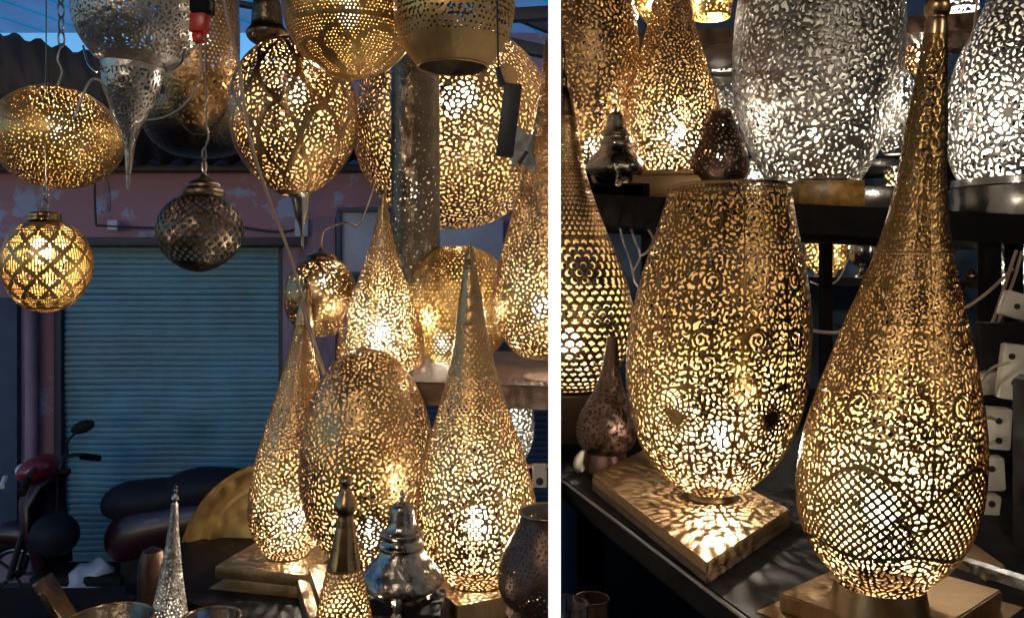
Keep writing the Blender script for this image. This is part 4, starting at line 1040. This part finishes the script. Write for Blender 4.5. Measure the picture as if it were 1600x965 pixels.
# two rear shelves
for (px0, px1, y, d, th, m_, lb) in ((1090, 1600, 243, 3.1, .035, 'black', 'thin black rear shelf behind the large silver lantern'), (1255, 1620, 432, 3.0, .03, 'black', 'black rear shelf with small lanterns under the main shelf'),
                                     (1095, 1160, 112, 3.2, .02, 'steel', 'short steel shelf high behind the bright teardrop lantern')):
    a_ = P(px0, y, d); b_ = P(px1, y+(8 if y > 400 else 0), d); w = MB(); shelfboard(w, a_.x, a_.z, b_.x, b_.z, d, 3.56, th); tag(w.build('rear_shelf', M[m_], smooth=False), lb, 'shelf')
w = MB(); w.box(P(1385, 254, 3.08), (.14, .01, .028), bev=.002); tag(w.build('steel_rail', M['steel']), 'pale steel rail just under the thin black rear shelf', 'rail')

# R1 half lantern against the partition, scale pattern
def r1(s):
    s.dots(s.S(182), s.S(372), 9.5, .30, N=44, L=.22, ang=0, b=.9)
    s.dots(s.S(374), s.S(440), 14, .36, N=36, ex=lambda th, y, r: False)
    y = 444
    k = 0
    while y < 604:
        N = 40; r = s.R(s.S(y)); p = 2*PI*r/N
        for i in range(N):
            th = (i+.5*(k % 2))/N*2*PI
            s.add(s.S(y), th, 0, p*.26, p*.13, 1.0); s.add(s.S(y)+p*.20, th, PI/2, p*.08, p*.12)
            s.add(s.S(y)+p*.1, th+.27*p/r, PI/2+.5, p*.10, p*.09); s.add(s.S(y)+p*.1, th-.27*p/r, PI/2-.5, p*.10, p*.09)
        y += p*.62; k += 1
R1 = lantern('wall_lantern', 'bright half round lantern with scale shaped holes on the right face of the white partition', 'wall lantern', 879, 884, 2.0,
        [(150, 6), (182, 21), (240, 29), (300, 44), (360, 66), (410, 86), (450, 100), (490, 108), (530, 104), (570, 86), (600, 62), (612, 48)], BRS, r1, (893, 535, .026, 4.5), step=1.6, clip=1, group='half lanterns on the partition')
T2['group'] = 'half lanterns on the partition'
solid(R1, 'neck', 879, 2.0, [(60, 1), (90, 5), (110, 4), (125, 9), (135, 8), (150, 14), (182, 21)], 'brass_plain', clip=1)
pc = P(884, 612, 2.0)
for k, (w_, h_) in enumerate(((44, 30), (50, 38))):
    y0_ = 612+sum((30, 38)[:k]); b_ = MB(); x0_ = (866-CX)/F0*2.0+.008; x1_ = (884+w_-CX)/F0*2.0
    b_.box(((x0_+x1_)/2+.003, 2.0, CAMZ+(CY-y0_-h_/2)*2/F0), (x1_-x0_, .17+.03*k, (h_-.8)*2/F0), bev=.004); b_.build('base_block', M['brown_board'], R1)
# R2 egg behind
def r2(s): s.web(s.s[0]+3, s.s[-1]-3, 7.6, n=3, strip=.40, merge=.45, elong=2.3)
R2 = lantern('wall_lantern', 'large half egg brass lantern on the partition behind the small silver burner', 'wall lantern', 896, 902, 2.35,
        [(-60, 40), (-30, 72), (20, 94), (80, 100), (140, 92), (200, 72), (245, 46), (268, 26)], BRS, r2, (925, 232, .024, 5.0), step=1.5, clip=1, group='half lanterns on the partition')
w = MB(); c = P(905, 268, 2.35); w.box((c.x+.02, 2.35, c.z-.02), (.14, .2, .04), bev=.004); w.clip(1); w.build('base_block', M['black'], R2)
# R3 bright teardrop
def r3(s):
    N = 8
    def med(th, yy, y0, hh, hwf, ph=0.):
        u = abs(((th*N/(2*PI)+ph) % 1)-.5)*2; return u/hwf+abs(yy-y0)/hh < 1
    def ex(th, y, r):
        yy = np.interp(y, s.s, s.y); return med(th, yy, 195, 50, .52, .5) | med(th, yy, 40, 34, .6)
    s.web(s.S(-30), s.s[-1]-3, 7.0, n=4, strip=.36, ex=ex, merge=.3, c_top=5.2)
    s.dots(s.S(140), s.S(248), 6, .42, N=72, ex=lambda th, y, r: not med(th, np.interp(y, s.s, s.y), 195, 46, .48, .5))
    s.dots(s.S(0), s.S(76), 5, .42, N=44, ex=lambda th, y, r: not med(th, np.interp(y, s.s, s.y), 40, 30, .55))
d3 = 2.28; c3 = P(1052, 276, d3)
R3 = lantern('table_lantern', 'bright brass teardrop lantern with honeycomb medallion on the main shelf of the right bay', 'table lantern', 1047, 1052, d3,
        [(-60, 16), (-20, 24), (20, 33), (60, 43), (110, 58), (155, 71), (195, 77), (228, 73), (255, 59), (272, 44)], BRS, r3, (1057, 212, .028, 6.5), step=1.35, group=TBL)
c = P(1050, 272, d3); plinth(R3, c, [(.2, .2, .014), (.25, .22, c.z-.014-zsh(c.x))])
R4 = burner('incense_burner', 'small ornate silver incense burner between the half egg lantern and the bright teardrop lantern', 962, 2.2, 162, .72)
w = MB(); c = P(962, 290, 2.2); w.box((c.x, c.y, (c.z+zsh(c.x))/2), (.16, .12, abs(c.z-zsh(c.x))+.002), bev=.002); w.build('stand', M['black'], R4)
# R5 small dark vase on the shelf
def r5(s): s.dots(s.S(186), s.S(272), 7.5, .24, jit=.35)
zc5 = P(1124, 292, 2.2)
R5 = lantern('pierced_vase', 'small dark brown pinholed vase in front of the bright teardrop lantern', 'vase', 1124, 1124, 2.2,
        [(174, 21), (182, 21), (195, 26), (220, 38), (250, 46), (270, 45), (285, 36), (293, 28)], CPR, r5, (1124, 245, .008, .05), step=1.4, relief=0)
rim(R5, 1124, 175, 21, 2.2, .003, 'plinth')
w = MB(); zz_ = zsh(c.x); w.box((c.x, 2.2, (zc5.z+zz_)/2), (.13, .12, zc5.z-zz_), bev=.002); w.build('base_plate', M['black'], R5)
# R6 big silver barrel
def r6(s): s.web(s.s[0]+4, s.s[-1]-4, 9.8, n=3, strip=.46, merge=.55, elong=2.6)
d6 = 2.36
R6 = lantern('table_lantern', 'very large silver barrel lantern with raised scrollwork on the main shelf', 'table lantern', 1287, 1272, d6,
        [(-90, 96), (-50, 118), (0, 131), (60, 135), (120, 134), (170, 126), (215, 111), (255, 91), (288, 70)], SLV, r6, [(1268, 210, .026, 3.4), (1345, 160, .018, 1.2)], step=1.6, group=TBL, relief=1.8)
rim(R6, 1287, -92, 96, d6, .004, 'silver_plain')
c = P(1272, 288, d6); x0_ = c.x
b = MB(); b.lathe((c.x, c.y, c.z-.012), [(0, .13), (.012, .128)], n=64); b.build('foot_ring', M['silver_plain'], R6)
b = MB(); hh = c.z-.012-zsh(x0_); b.box((c.x-.03, 2.26, c.z-.012-hh/2+.001), (.17, .22, hh), bev=.002); b.build('base_block', M['mosaic'], R6)
b = MB(); c = P(1352, 290, 2.3); hh = .062; b.box((c.x+.004, 2.28, zsh(c.x)+hh/2), (.185, .24, hh), bev=.003); b.build('base_block', M['silver_plain'], R6)
# R7 silver at the right
def r7(s):
    s.web(s.s[0]+4, s.s[-1]-4, 11, n=2, strip=.36, merge=.45, elong=2.3)
    s.rosettes([(s.S(190), 2*PI*(k+.4)/7, 34) for k in range(7)], w=1.9, m=9)
d7 = 2.38
R7 = lantern('table_lantern', 'bright silver teardrop lantern with open scrollwork at the right end of the main shelf', 'table lantern', 1583, 1578, d7,
        [(-80, 24), (-40, 28), (0, 42), (40, 60), (80, 82), (130, 98), (180, 103), (230, 100), (265, 90), (286, 76)], SLV, r7, (1562, 190, .030, 9.0), step=1.7, group=TBL, relief=1.0)
c = P(1578, 286, d7)
b = MB(); b.lathe((c.x, 2.33, c.z-.02), [(0, .20), (.02, .198)], n=72); b.build('foot_ring', M['silver_plain'], R7)
b = MB(); hh = c.z-.02-zsh(c.x); b.lathe((c.x, 2.33, zsh(c.x)-.0), [(-.0, .205), (hh*.1, .208), (hh*.5, .2), (hh*.95, .205), (hh, .19)], n=72); b.build('base_drum', M['silver_plain'], R7)

# R8 hero vase
d8 = 1.46
def r8(s):
    n = 6; ph = -.13
    s.web(s.S(304), s.S(766), 9.6, n=n, strip=.34, merge=.45, elong=2.6, mirror=True)
    it = []
    for (yy, R, off, a0) in ((350, 14, .26, .3), (436, 15, .22, .6), (520, 16, .27, 2.3), (708, 14, .24, .5)):
        for k in range(n):
            for sg in (1, -1): it.append((s.S(yy), 2*PI*k/n+sg*2*PI/n*off+ph, R, sg, a0 if sg > 0 else PI-a0))
    s.scrolls(it[::1], w=1.7)
    s.rosettes([(s.S(632), 2*PI*(k+.5)/n+ph, 44) for k in range(n)], w=1.7, m=17)
    s.dots(s.S(293), s.S(303), 7, .3)
R8 = lantern('table_lantern', 'large open topped brass vase lantern with scrollwork and rosettes on a square plate', 'table lantern', 1141, 1110, d8,
        [(291, 95), (297, 96), (340, 106), (400, 122), (460, 136), (520, 144), (570, 145), (620, 140), (670, 126), (710, 106), (742, 78), (762, 50), (769, 34)], ('brass_gold', 'brass_in'), r8, (1122, 680, .022, 9.0), step=1.3, group=TBL, relief=.6, thick=1.3)
rim(R8, 1141, 292, 95, d8, .0028, 'brass_plain')
c = P(1110, 768, d8); zp = -.40+CAMZ
b = MB(); b.lathe((c.x, c.y, zp), [(0, .040), (c.z-zp, .036)], n=56); b.build('foot_ring', M['brass_plain'], R8)
cs = [plane_at(x, y, zp) for x, y in ((925, 742), (1105, 880), (1235, 795), (1028, 690))]
b = MB(); b.quadprism([(p.x, p.y) for p in cs], zp-.016, zp, bev=.002); b.build('base_plate', M['plinth'], R8)
ce = sum(cs, Vector())/4
b = MB(); b.quadprism([tuple((ce+(p-ce)*1.0)[:2]) for p in cs], ZT+.0005, zp-.0165, bev=.002); b.build('base_plate', M['brown_board'], R8)
# R9 hero teardrop
d9 = .99
def r9(s):
    n = 5; ph = .1
    s.web(s.S(396), s.s[-1]-4, 10.2, n=n, strip=.35, merge=.45, elong=2.6, c_top=6.6, mirror=True)
    it = []
    for (yy, R, off, a0) in ((440, 10, .24, .5), (525, 15, .25, 2.), (618, 19, .22, 2.1)):
        for k in range(n):
            for sg in (1, -1): it.append((s.S(yy), 2*PI*k/n+sg*2*PI/n*off+ph, R, sg, a0 if sg > 0 else PI-a0))
    s.scrolls(it, w=1.7)
    # scalloped band of diamond net, itself interrupted by pointed medallions of scrollwork
    u = abs(((s.TH*n/(2*PI)+.06) % 1)-.5)*2; lo = 706+56*u**1.7; hi = 842-14*u
    band = (s.YY > lo) & (s.YY < hi); g1 = s.TH*65/(2*PI)+s.SS/14.2+.25*np.sin(s.TH*n); g2 = s.TH*65/(2*PI)-s.SS/14.2+.25*np.sin(s.TH*n)
    px_ = 2*PI*s.RR/65; cell = .5*np.minimum(px_, 14.2)*1.4
    net = 1.9-np.minimum(np.minimum(g1 % 1, 1-g1 % 1), np.minimum(g2 % 1, 1-g2 % 1))*cell
    med = (abs(s.YY-776)/19+abs(((s.TH*n/(2*PI)+.56) % 1)-.5)*2/.40 < 1)
    F0_ = s.F.copy(); s.F = np.where(band & ~med, net, s.F)
    edge = (abs(s.YY-lo) < 3.0) | (abs(s.YY-hi) < 2.6) | (abs((abs(s.YY-776)/19+abs(((s.TH*n/(2*PI)+.56) % 1)-.5)*2/.40)-1) < .11)
    s.F = np.where(edge, 2.5, s.F)
    s.dots(s.S(66), s.S(245), 15, .24, N=7, L=.26, ang=PI/2); s.dots(s.S(74), s.S(245), 15, .15, N=14)
    s.web(s.S(250), s.S(392), 8.0, n=3, strip=.56, merge=.4, elong=2.3, c_top=9, mirror=True)
R9 = lantern('table_lantern', 'largest teardrop lantern with long pierced neck and diamond net band, front of right bay', 'table lantern', 1462, 1376, d9,
        [(56, 19), (100, 23), (150, 28), (200, 33), (250, 37), (300, 42), (350, 51), (400, 64), (450, 80), (500, 97), (560, 115), (620, 132), (680, 145), (730, 149), (780, 147), (830, 133), (870, 108), (900, 78), (925, 56)],
        ('brass_gold', 'brass_in'), r9, (1376, 796, .018, 5.0), step=1.35, group=TBL, relief=.7, thick=1.5)
solid(R9, 'finial', 1462, d9, [(-22, 3), (-16, 8), (-10, 8), (-2, 16), (10, 22), (22, 20), (28, 16), (34, 18), (46, 19), (56, 19)], 'brass_plain', cxt=1467)
c = P(1374, 925, d9); zp9 = c.z-.022
b = MB(); b.lathe((c.x, c.y, zp9), [(0, .056), (.008, .055), (.034, .050)], n=64); b.build('foot_ring', M['brass_plain'], R9)
A_, B_ = Vector((.335, 1.045)), Vector((.508, 1.19)); u_ = (B_-A_); v_ = Vector((u_.y, -u_.x))*.78
def scaled(k): 
    q4_ = [A_, A_+v_, A_+v_+u_, B_]; c_ = sum(q4_, Vector((0, 0)))/4; return [tuple(c_+(p-c_)*k) for p in q4_]
b = MB(); b.quadprism(scaled(1.0), zp9-.022, zp9, bev=.002); b.build('base_plate', M['plinth'], R9)
b = MB(); b.quadprism(scaled(1.22), zp9-.042, zp9-.0225, bev=.002); b.build('base_plate', M['plinth'], R9)
hz = zp9-.042-ZT
b = MB(); b.quadprism(scaled(1.05), ZT+.0005, zp9-.0425) if hz > .002 else None
b.build('base_block', M['black'], R9) if hz > .002 else b.bm.free()
# R10 small dark bottle on the table
def r10(s): s.dots(s.S(560), s.S(700), 7.5, .24, jit=.35)
R10 = lantern('pierced_vase', 'dark copper bottle vase with pinholes between the partition lantern and the large vase lantern', 'vase', 957, 946, 1.78,
        [(526, 8), (550, 11), (580, 15), (605, 22), (630, 35), (655, 46), (675, 48), (695, 42), (706, 30)], CPR, r10, None, step=1.4, relief=0)
c = P(946, 706, 1.78); b = MB(); b.lathe((c.x, c.y, ZT), [(0, .048), (c.z-ZT, .044)], n=48); b.build('foot_ring', M['copper'], R10)
w = MB(); c = plane_at(908, 738, ZT); w.tube([c+Vector((0, 0, .004)), c+Vector((-.006, 0, .02)), c+Vector((.002, 0, .04)), c+Vector((.016, .004, .052))], [.010, .012, .010, .006, .004], n=10)
tag(w.build('curled_scrap', M['white_plastic']), 'small curled pale scrap on the table edge beside the copper bottle vase', 'scrap')
w = MB(); 
p0_ = plane_at(998, 803, ZT); w.box(p0_+Vector((-.006, -.003, .004)), (.011, .003, .012), bev=.001); tag(w.build('paper_tab', M['white_plastic']), 'tiny pale paper tab stuck on the table edge', 'tab')
# glass rims in the lower left corner
for (cx_, cy_, dd, R_, lb) in ((880, 1010, .95, 38, 'clear glass bowl with pale rim at the bottom corner beside the partition'), (925, 985, 1.25, 26, 'dark glass cup with gold specks near the bottom beside the clear bowl')):
    c = P(cx_, cy_, dd); r_ = empty('glass_bowl' if dd < 1 else 'glass_cup', c-Vector((0, 0, .06)), lb, 'bowl' if dd < 1 else 'cup'); sc = dd/F0
    b = MB(); b.lathe(c-Vector((0, 0, .06)), [(0, R_*.5*sc), (.01, R_*.7*sc), (.05, R_*sc), (.11, R_*1.05*sc), (.11, R_*.98*sc), (.05, R_*.93*sc), (.014, R_*.6*sc), (.012, .001)], n=56, cap=False); b.clip(1)
    b.build('body', M['glass'] if dd < 1 else M['copper'], r_)
    z_ = c.z-.06
    b = MB(); b.lathe((c.x, c.y, z_-.02), [(0, R_*.55*sc), (.02, R_*.5*sc)], n=40); b.clip(1); b.build('foot', M['glass'] if dd < 1 else M['copper'], r_)
st = empty('low_stool', (.16, 1.1, ZG+.04), 'dark low stool holding the glass bowl and cup below the table', 'stool')
w = MB(); zt_ = P(880, 1010, .95).z-.08; w.box((.13, .97, zt_-.02), (.14, .2, .04)); w.clip(1); w.build('seat', M['black'], st)
z2_ = P(925, 985, 1.25).z-.08
w = MB(); w.box((.125, 1.25, z2_-.02), (.08, .16, .04)); w.clip(1); w.build('seat', M['black'], st)
for x, y, zz_ in ((.13, .97, zt_), (.13, 1.25, z2_)):
    w = MB(); w.box((x, y, (zz_-.04)/2+.02), (.03, .03, zz_-.08)); w.build('leg', M['black'], st)

# ---- small lanterns behind
def small(label, cx, d, prof, mats, c_, lit, clip=0, cxt=None, st=1.9):
    return lantern('small_lantern', label, 'table lantern', cxt or cx, cx, d, prof, mats, lambda s: s.web(s.s[0]+2, s.s[-1]-2, c_*1.1, n=2, strip=.4, merge=.25), lit, step=st, group='small lanterns on the rear shelves', relief=.2)
def egg(y0, y1, r, tr=.2, br=.35):
    h = y1-y0; return [(y0, r*tr), (y0+h*.08, r*.5), (y0+h*.3, r*.85), (y0+h*.6, r), (y0+h*.85, r*.78), (y1, r*br)]
small('leftmost gold lantern on the top shelf above the half egg lantern', 972, 2.86, egg(-110, 41, 42), GOLD, 6, (985, 20, .03, 6.5), cxt=940)
small('second gold lantern on the top shelf, behind the teardrop neck', 1024, 2.95, egg(-90, 38, 34), GOLD, 6, (1020, 0, .02, 1.6))
small('gold lantern on the top shelf between the teardrop neck and the silver barrel', 1112, 2.86, egg(-100, 28, 42, .2, .7), GOLD, 6, (1100, 0, .02, 2.6))
small('silver white lantern on the top shelf left of the long brass neck', 1500, 2.86, egg(-90, 16, 40, .2, .8), SLV, 6, (1500, -20, .03, 6))
small('round gold lantern between the silver barrel and the long brass neck', 1440, 2.9, egg(42, 118, 30, .2, .3), BRS, 6, (1440, 82, .018, 2.2))
small('small silver lantern on the thin rear shelf beside the silver barrel', 1398, 3.25, egg(100, 241, 40, .15, .4), SLV, 6, (1408, 150, .022, 3.5))
small('domed silver lantern on the short steel shelf behind the bright teardrop', 1118, 3.32, [(52, 2), (55, 14), (68, 26), (88, 30), (109, 31)], SLV, 6, (1118, 92, .012, .5))
small('silver lantern behind the small brown vase', 1128, 3.35, egg(116, 241, 28, .2, .5), SLV, 6, (1128, 195, .012, 1.4))
small('boxy gold lantern on the rear shelf under the silver barrel', 1290, 3.2, [(366, 26), (370, 32), (395, 33), (415, 31), (422, 20), (430, 16)], GOLD, 6, (1290, 388, .02, 3.6))
small('thin white lit lantern at the right edge under the main shelf', 1588, 2.7, egg(382, 470, 26, .3, .5), SLV, 6, (1588, 425, .02, 5))
small('slim white lit lantern between the posts under the main shelf', 1556, 2.95, egg(380, 440, 12, .5, .8), SLV, 5, (1556, 410, .012, 2.2))
small('gold lantern partly hidden behind the silver barrel base', 1400, 3.3, egg(244, 300, 20, .2, .5), BRS, 6, (1400, 275, .012, 1.0))
small('small silver lantern behind the brown vase, just above the main shelf', 1180, 2.9, egg(246, 302, 20, .2, .5), SLV, 5, (1180, 280, .012, 1.2))
gb = empty('silver_goblet', P(1348, 436, 3.15), 'silver goblet beside the boxy gold lantern on the rear shelf', 'goblet')
solid(gb, 'cup', 1348, 3.15, [(374, 22), (376, 24), (395, 24), (410, 17), (418, 5)], 'silver_plain'); solid(gb, 'stem', 1348, 3.15, [(418, 4), (424, 7), (430, 14), (434, 16), (436, 16)], 'silver_plain')
oc = empty('copper_pot', P(1518, 437, 3.15), 'tiny copper pot on the rear shelf right of the long brass neck', 'pot')
solid(oc, 'body', 1518, 3.15, [(418, 2), (422, 5), (426, 8), (432, 11), (437, 8)], 'brass_gold')
socket('power_socket', 'white socket on the rear shelf near the silver goblet', P(1288, 436, 3.02), (.07, .03, .03), [(0, 0)])
# ---- sockets and cords at the right
zr = math.radians(-12)
for (px, py, dd, sx_, sz_, lb, hs, tl) in (
    (1588, 478, 1.75, .06, .055, 'white power socket highest at the right edge', [(-.004, .0)], .3),
    (1580, 580, 1.58, .042, .105, 'tall white power strip leaning at the right edge', [(-.004, .03), (0, -.02)], .12),
    (1536, 598, 1.64, .075, .045, 'wide white socket block beside the leaning power strip', [(-.02, 0)], -.1),
    (1556, 668, 1.5, .045, .075, 'white double socket under the leaning power strip', [(0, .015), (0, -.02)], .05),
    (1549, 738, 1.48, .038, .06, 'white socket block below the white double socket', [(-.004, .01)], -.05),
    (1545, 792, 1.47, .03, .05, 'short white plug block, lowest of the white sockets', [(0, .01)], .1)):
    r_ = socket('power_strip', lb, P(px, py, dd), (sx_, .03, sz_), hs, rz=zr, tilt=(0, tl)); r_['group'] = 'white power strips at the right'
pb = empty('mounting_panel', (P(1570, 640, 1.72).x, 1.7, ZT), 'dark upright board behind the white power strips', 'board')
w = MB(); w.box((P(1592, 640, 1.72).x, 1.72, ZT+.16), (.17, .02, .32), bev=.002); w.build('board', M['black'], pb)
w = MB(); w.quadprism([tuple(P(1582, 700, 1.30)[:2]), tuple(P(1606, 700, 1.27)[:2]), tuple(P(1614, 700, 1.33)[:2]), tuple(P(1592, 700, 1.36)[:2])], ZT, ZT+.26, bev=.002); tag(w.build('metal_post', M['black']), 'black upright post right of the long white power strip', 'post')
w = MB(); w.tube([P(1588, 392, 2.1), P(1575, 430, 2.05), P(1556, 490, 1.95), P(1535, 540, 1.85), P(1512, 585, 1.7), P(1505, 600, 1.66)], .0042); tag(w.build('extension_cord', M['cord']), 'beige cord falling from the main shelf to the wide white socket', 'cord')
w = MB(); w.tube([P(1597, 393, 2.12), P(1583, 440, 2.07), P(1563, 495, 1.97), P(1542, 548, 1.87), P(1520, 596, 1.72), P(1510, 630, 1.62), P(1525, 670, 1.5)], .0038); tag(w.build('extension_cord', M['cord']), 'second beige cord twisted beside the first at the right edge', 'cord')
w = MB(); w.tube([P(1484, 490, 2.0), P(1510, 480, 2.0), P(1545, 455, 2.0), P(1582, 420, 2.06)], .004); tag(w.build('extension_cord', M['cord']), 'thick beige cord branching left behind the great teardrop', 'cord')
w = MB(); w.tube([P(1270, 516, 2.4), P(1290, 519, 2.35), P(1312, 518, 2.3), P(1340, 505, 2.3)], .005); tag(w.build('extension_cord', M['cord']), 'pinkish cord running level behind the two large lanterns', 'cord')
w = MB(); w.tube([P(1262, 430, 2.9), P(1268, 470, 2.9), P(1300, 505, 2.9), P(1340, 515, 2.85)], .003); tag(w.build('extension_cord', M['black_cord']), 'thin black cord drooping under the rear shelf', 'cord')
w = MB(); w.tube([P(1266, 440, 2.93), P(1285, 446, 2.93), P(1308, 438, 2.93), P(1325, 405, 2.93), P(1332, 385, 2.95)], .003); tag(w.build('extension_cord', M['clear_cord']), 'grey looped cord in front of the boxy gold lantern', 'cord')
for lb, pts in (('grey cord hanging left of the vase lantern rim', [(965, 335), (972, 370), (985, 410), (992, 440), (1000, 450)]), ('second grey cord hanging beside the vase lantern', [(980, 335), (990, 370), (1000, 400), (988, 425)]),
                ('pale cord crossing under the shelf left of the vase lantern', [(1006, 350), (1020, 372), (1012, 392), (1000, 400)])):
    w = MB(); w.tube([P(x, y, 2.3) for x, y in pts], .0032); tag(w.build('extension_cord', M['clear_cord']), lb, 'cord')
w = MB(); w.tube([P(1528, -30, 2.3), P(1522, 40, 2.3), P(1508, 80, 2.32), P(1503, 130, 2.35)], .003); tag(w.build('extension_cord', M['cord']), 'cord hanging between the long brass neck and the bright silver lantern', 'cord')
for lb, pts in (('thin pinkish lead looping into the leaning power strip', [(1520, 640, 1.6), (1530, 600, 1.56), (1550, 575, 1.54), (1578, 566, 1.53)]), ('thin pinkish lead looping into the white double socket', [(1524, 700, 1.5), (1530, 670, 1.46), (1542, 652, 1.45), (1556, 655, 1.46)])):
    w = MB(); w.tube([P(*p) for p in pts], .0028); tag(w.build('extension_cord', M['cord']), lb, 'cord')
w = MB(); w.box(P(1585, 905, .97)+Vector((0, 0, .0)), (.016, .2, .012), rz=.5); tag(w.build('steel_strip', M['steel']), 'steel strip lying on the table at the lower right corner', 'strip')
w = MB(); w.quadprism([tuple(plane_at(x, y, ZT+.003)[:2]) for x, y in ((1478, 850), (1540, 905), (1570, 892), (1500, 842))], ZT, ZT+.012, bev=.001); tag(w.build('brass_edge', M['plinth']), 'narrow brass plate lying behind the base of the great teardrop', 'plate')

# unseen bulbs added behind the viewer as front fill, standing in for market lamps
for (x, y, z, pw, rr2, lb) in ((1.5, -.35, 2.95, 20, .035, 'unseen fill bulb added over the aisle to the right'), (-.75, -.6, 3.1, 26, .035, 'unseen fill bulb added over the aisle to the left')):
    r_ = empty('fill_bulb', (x, y, z), lb, 'fill lamp', 'added fill bulbs over the aisle')
    b = MB(); b.sphere((x, y, z), rr2, (1, 1, 1.3), sub=3); b.build('bulb', bulb_mat(pw/(4*PI*PI*rr2*rr2), (1, .87, .70)), r_)
    b = MB(); b.lathe((x, y, z+.04), [(0, .018), (.05, .02), (.06, .006)], n=24); b.tube([(x, y, z+.09), (x, y, CAMZ+1.275)], .003, smooth=0); b.build('holder', M['brass_plain'], r_)
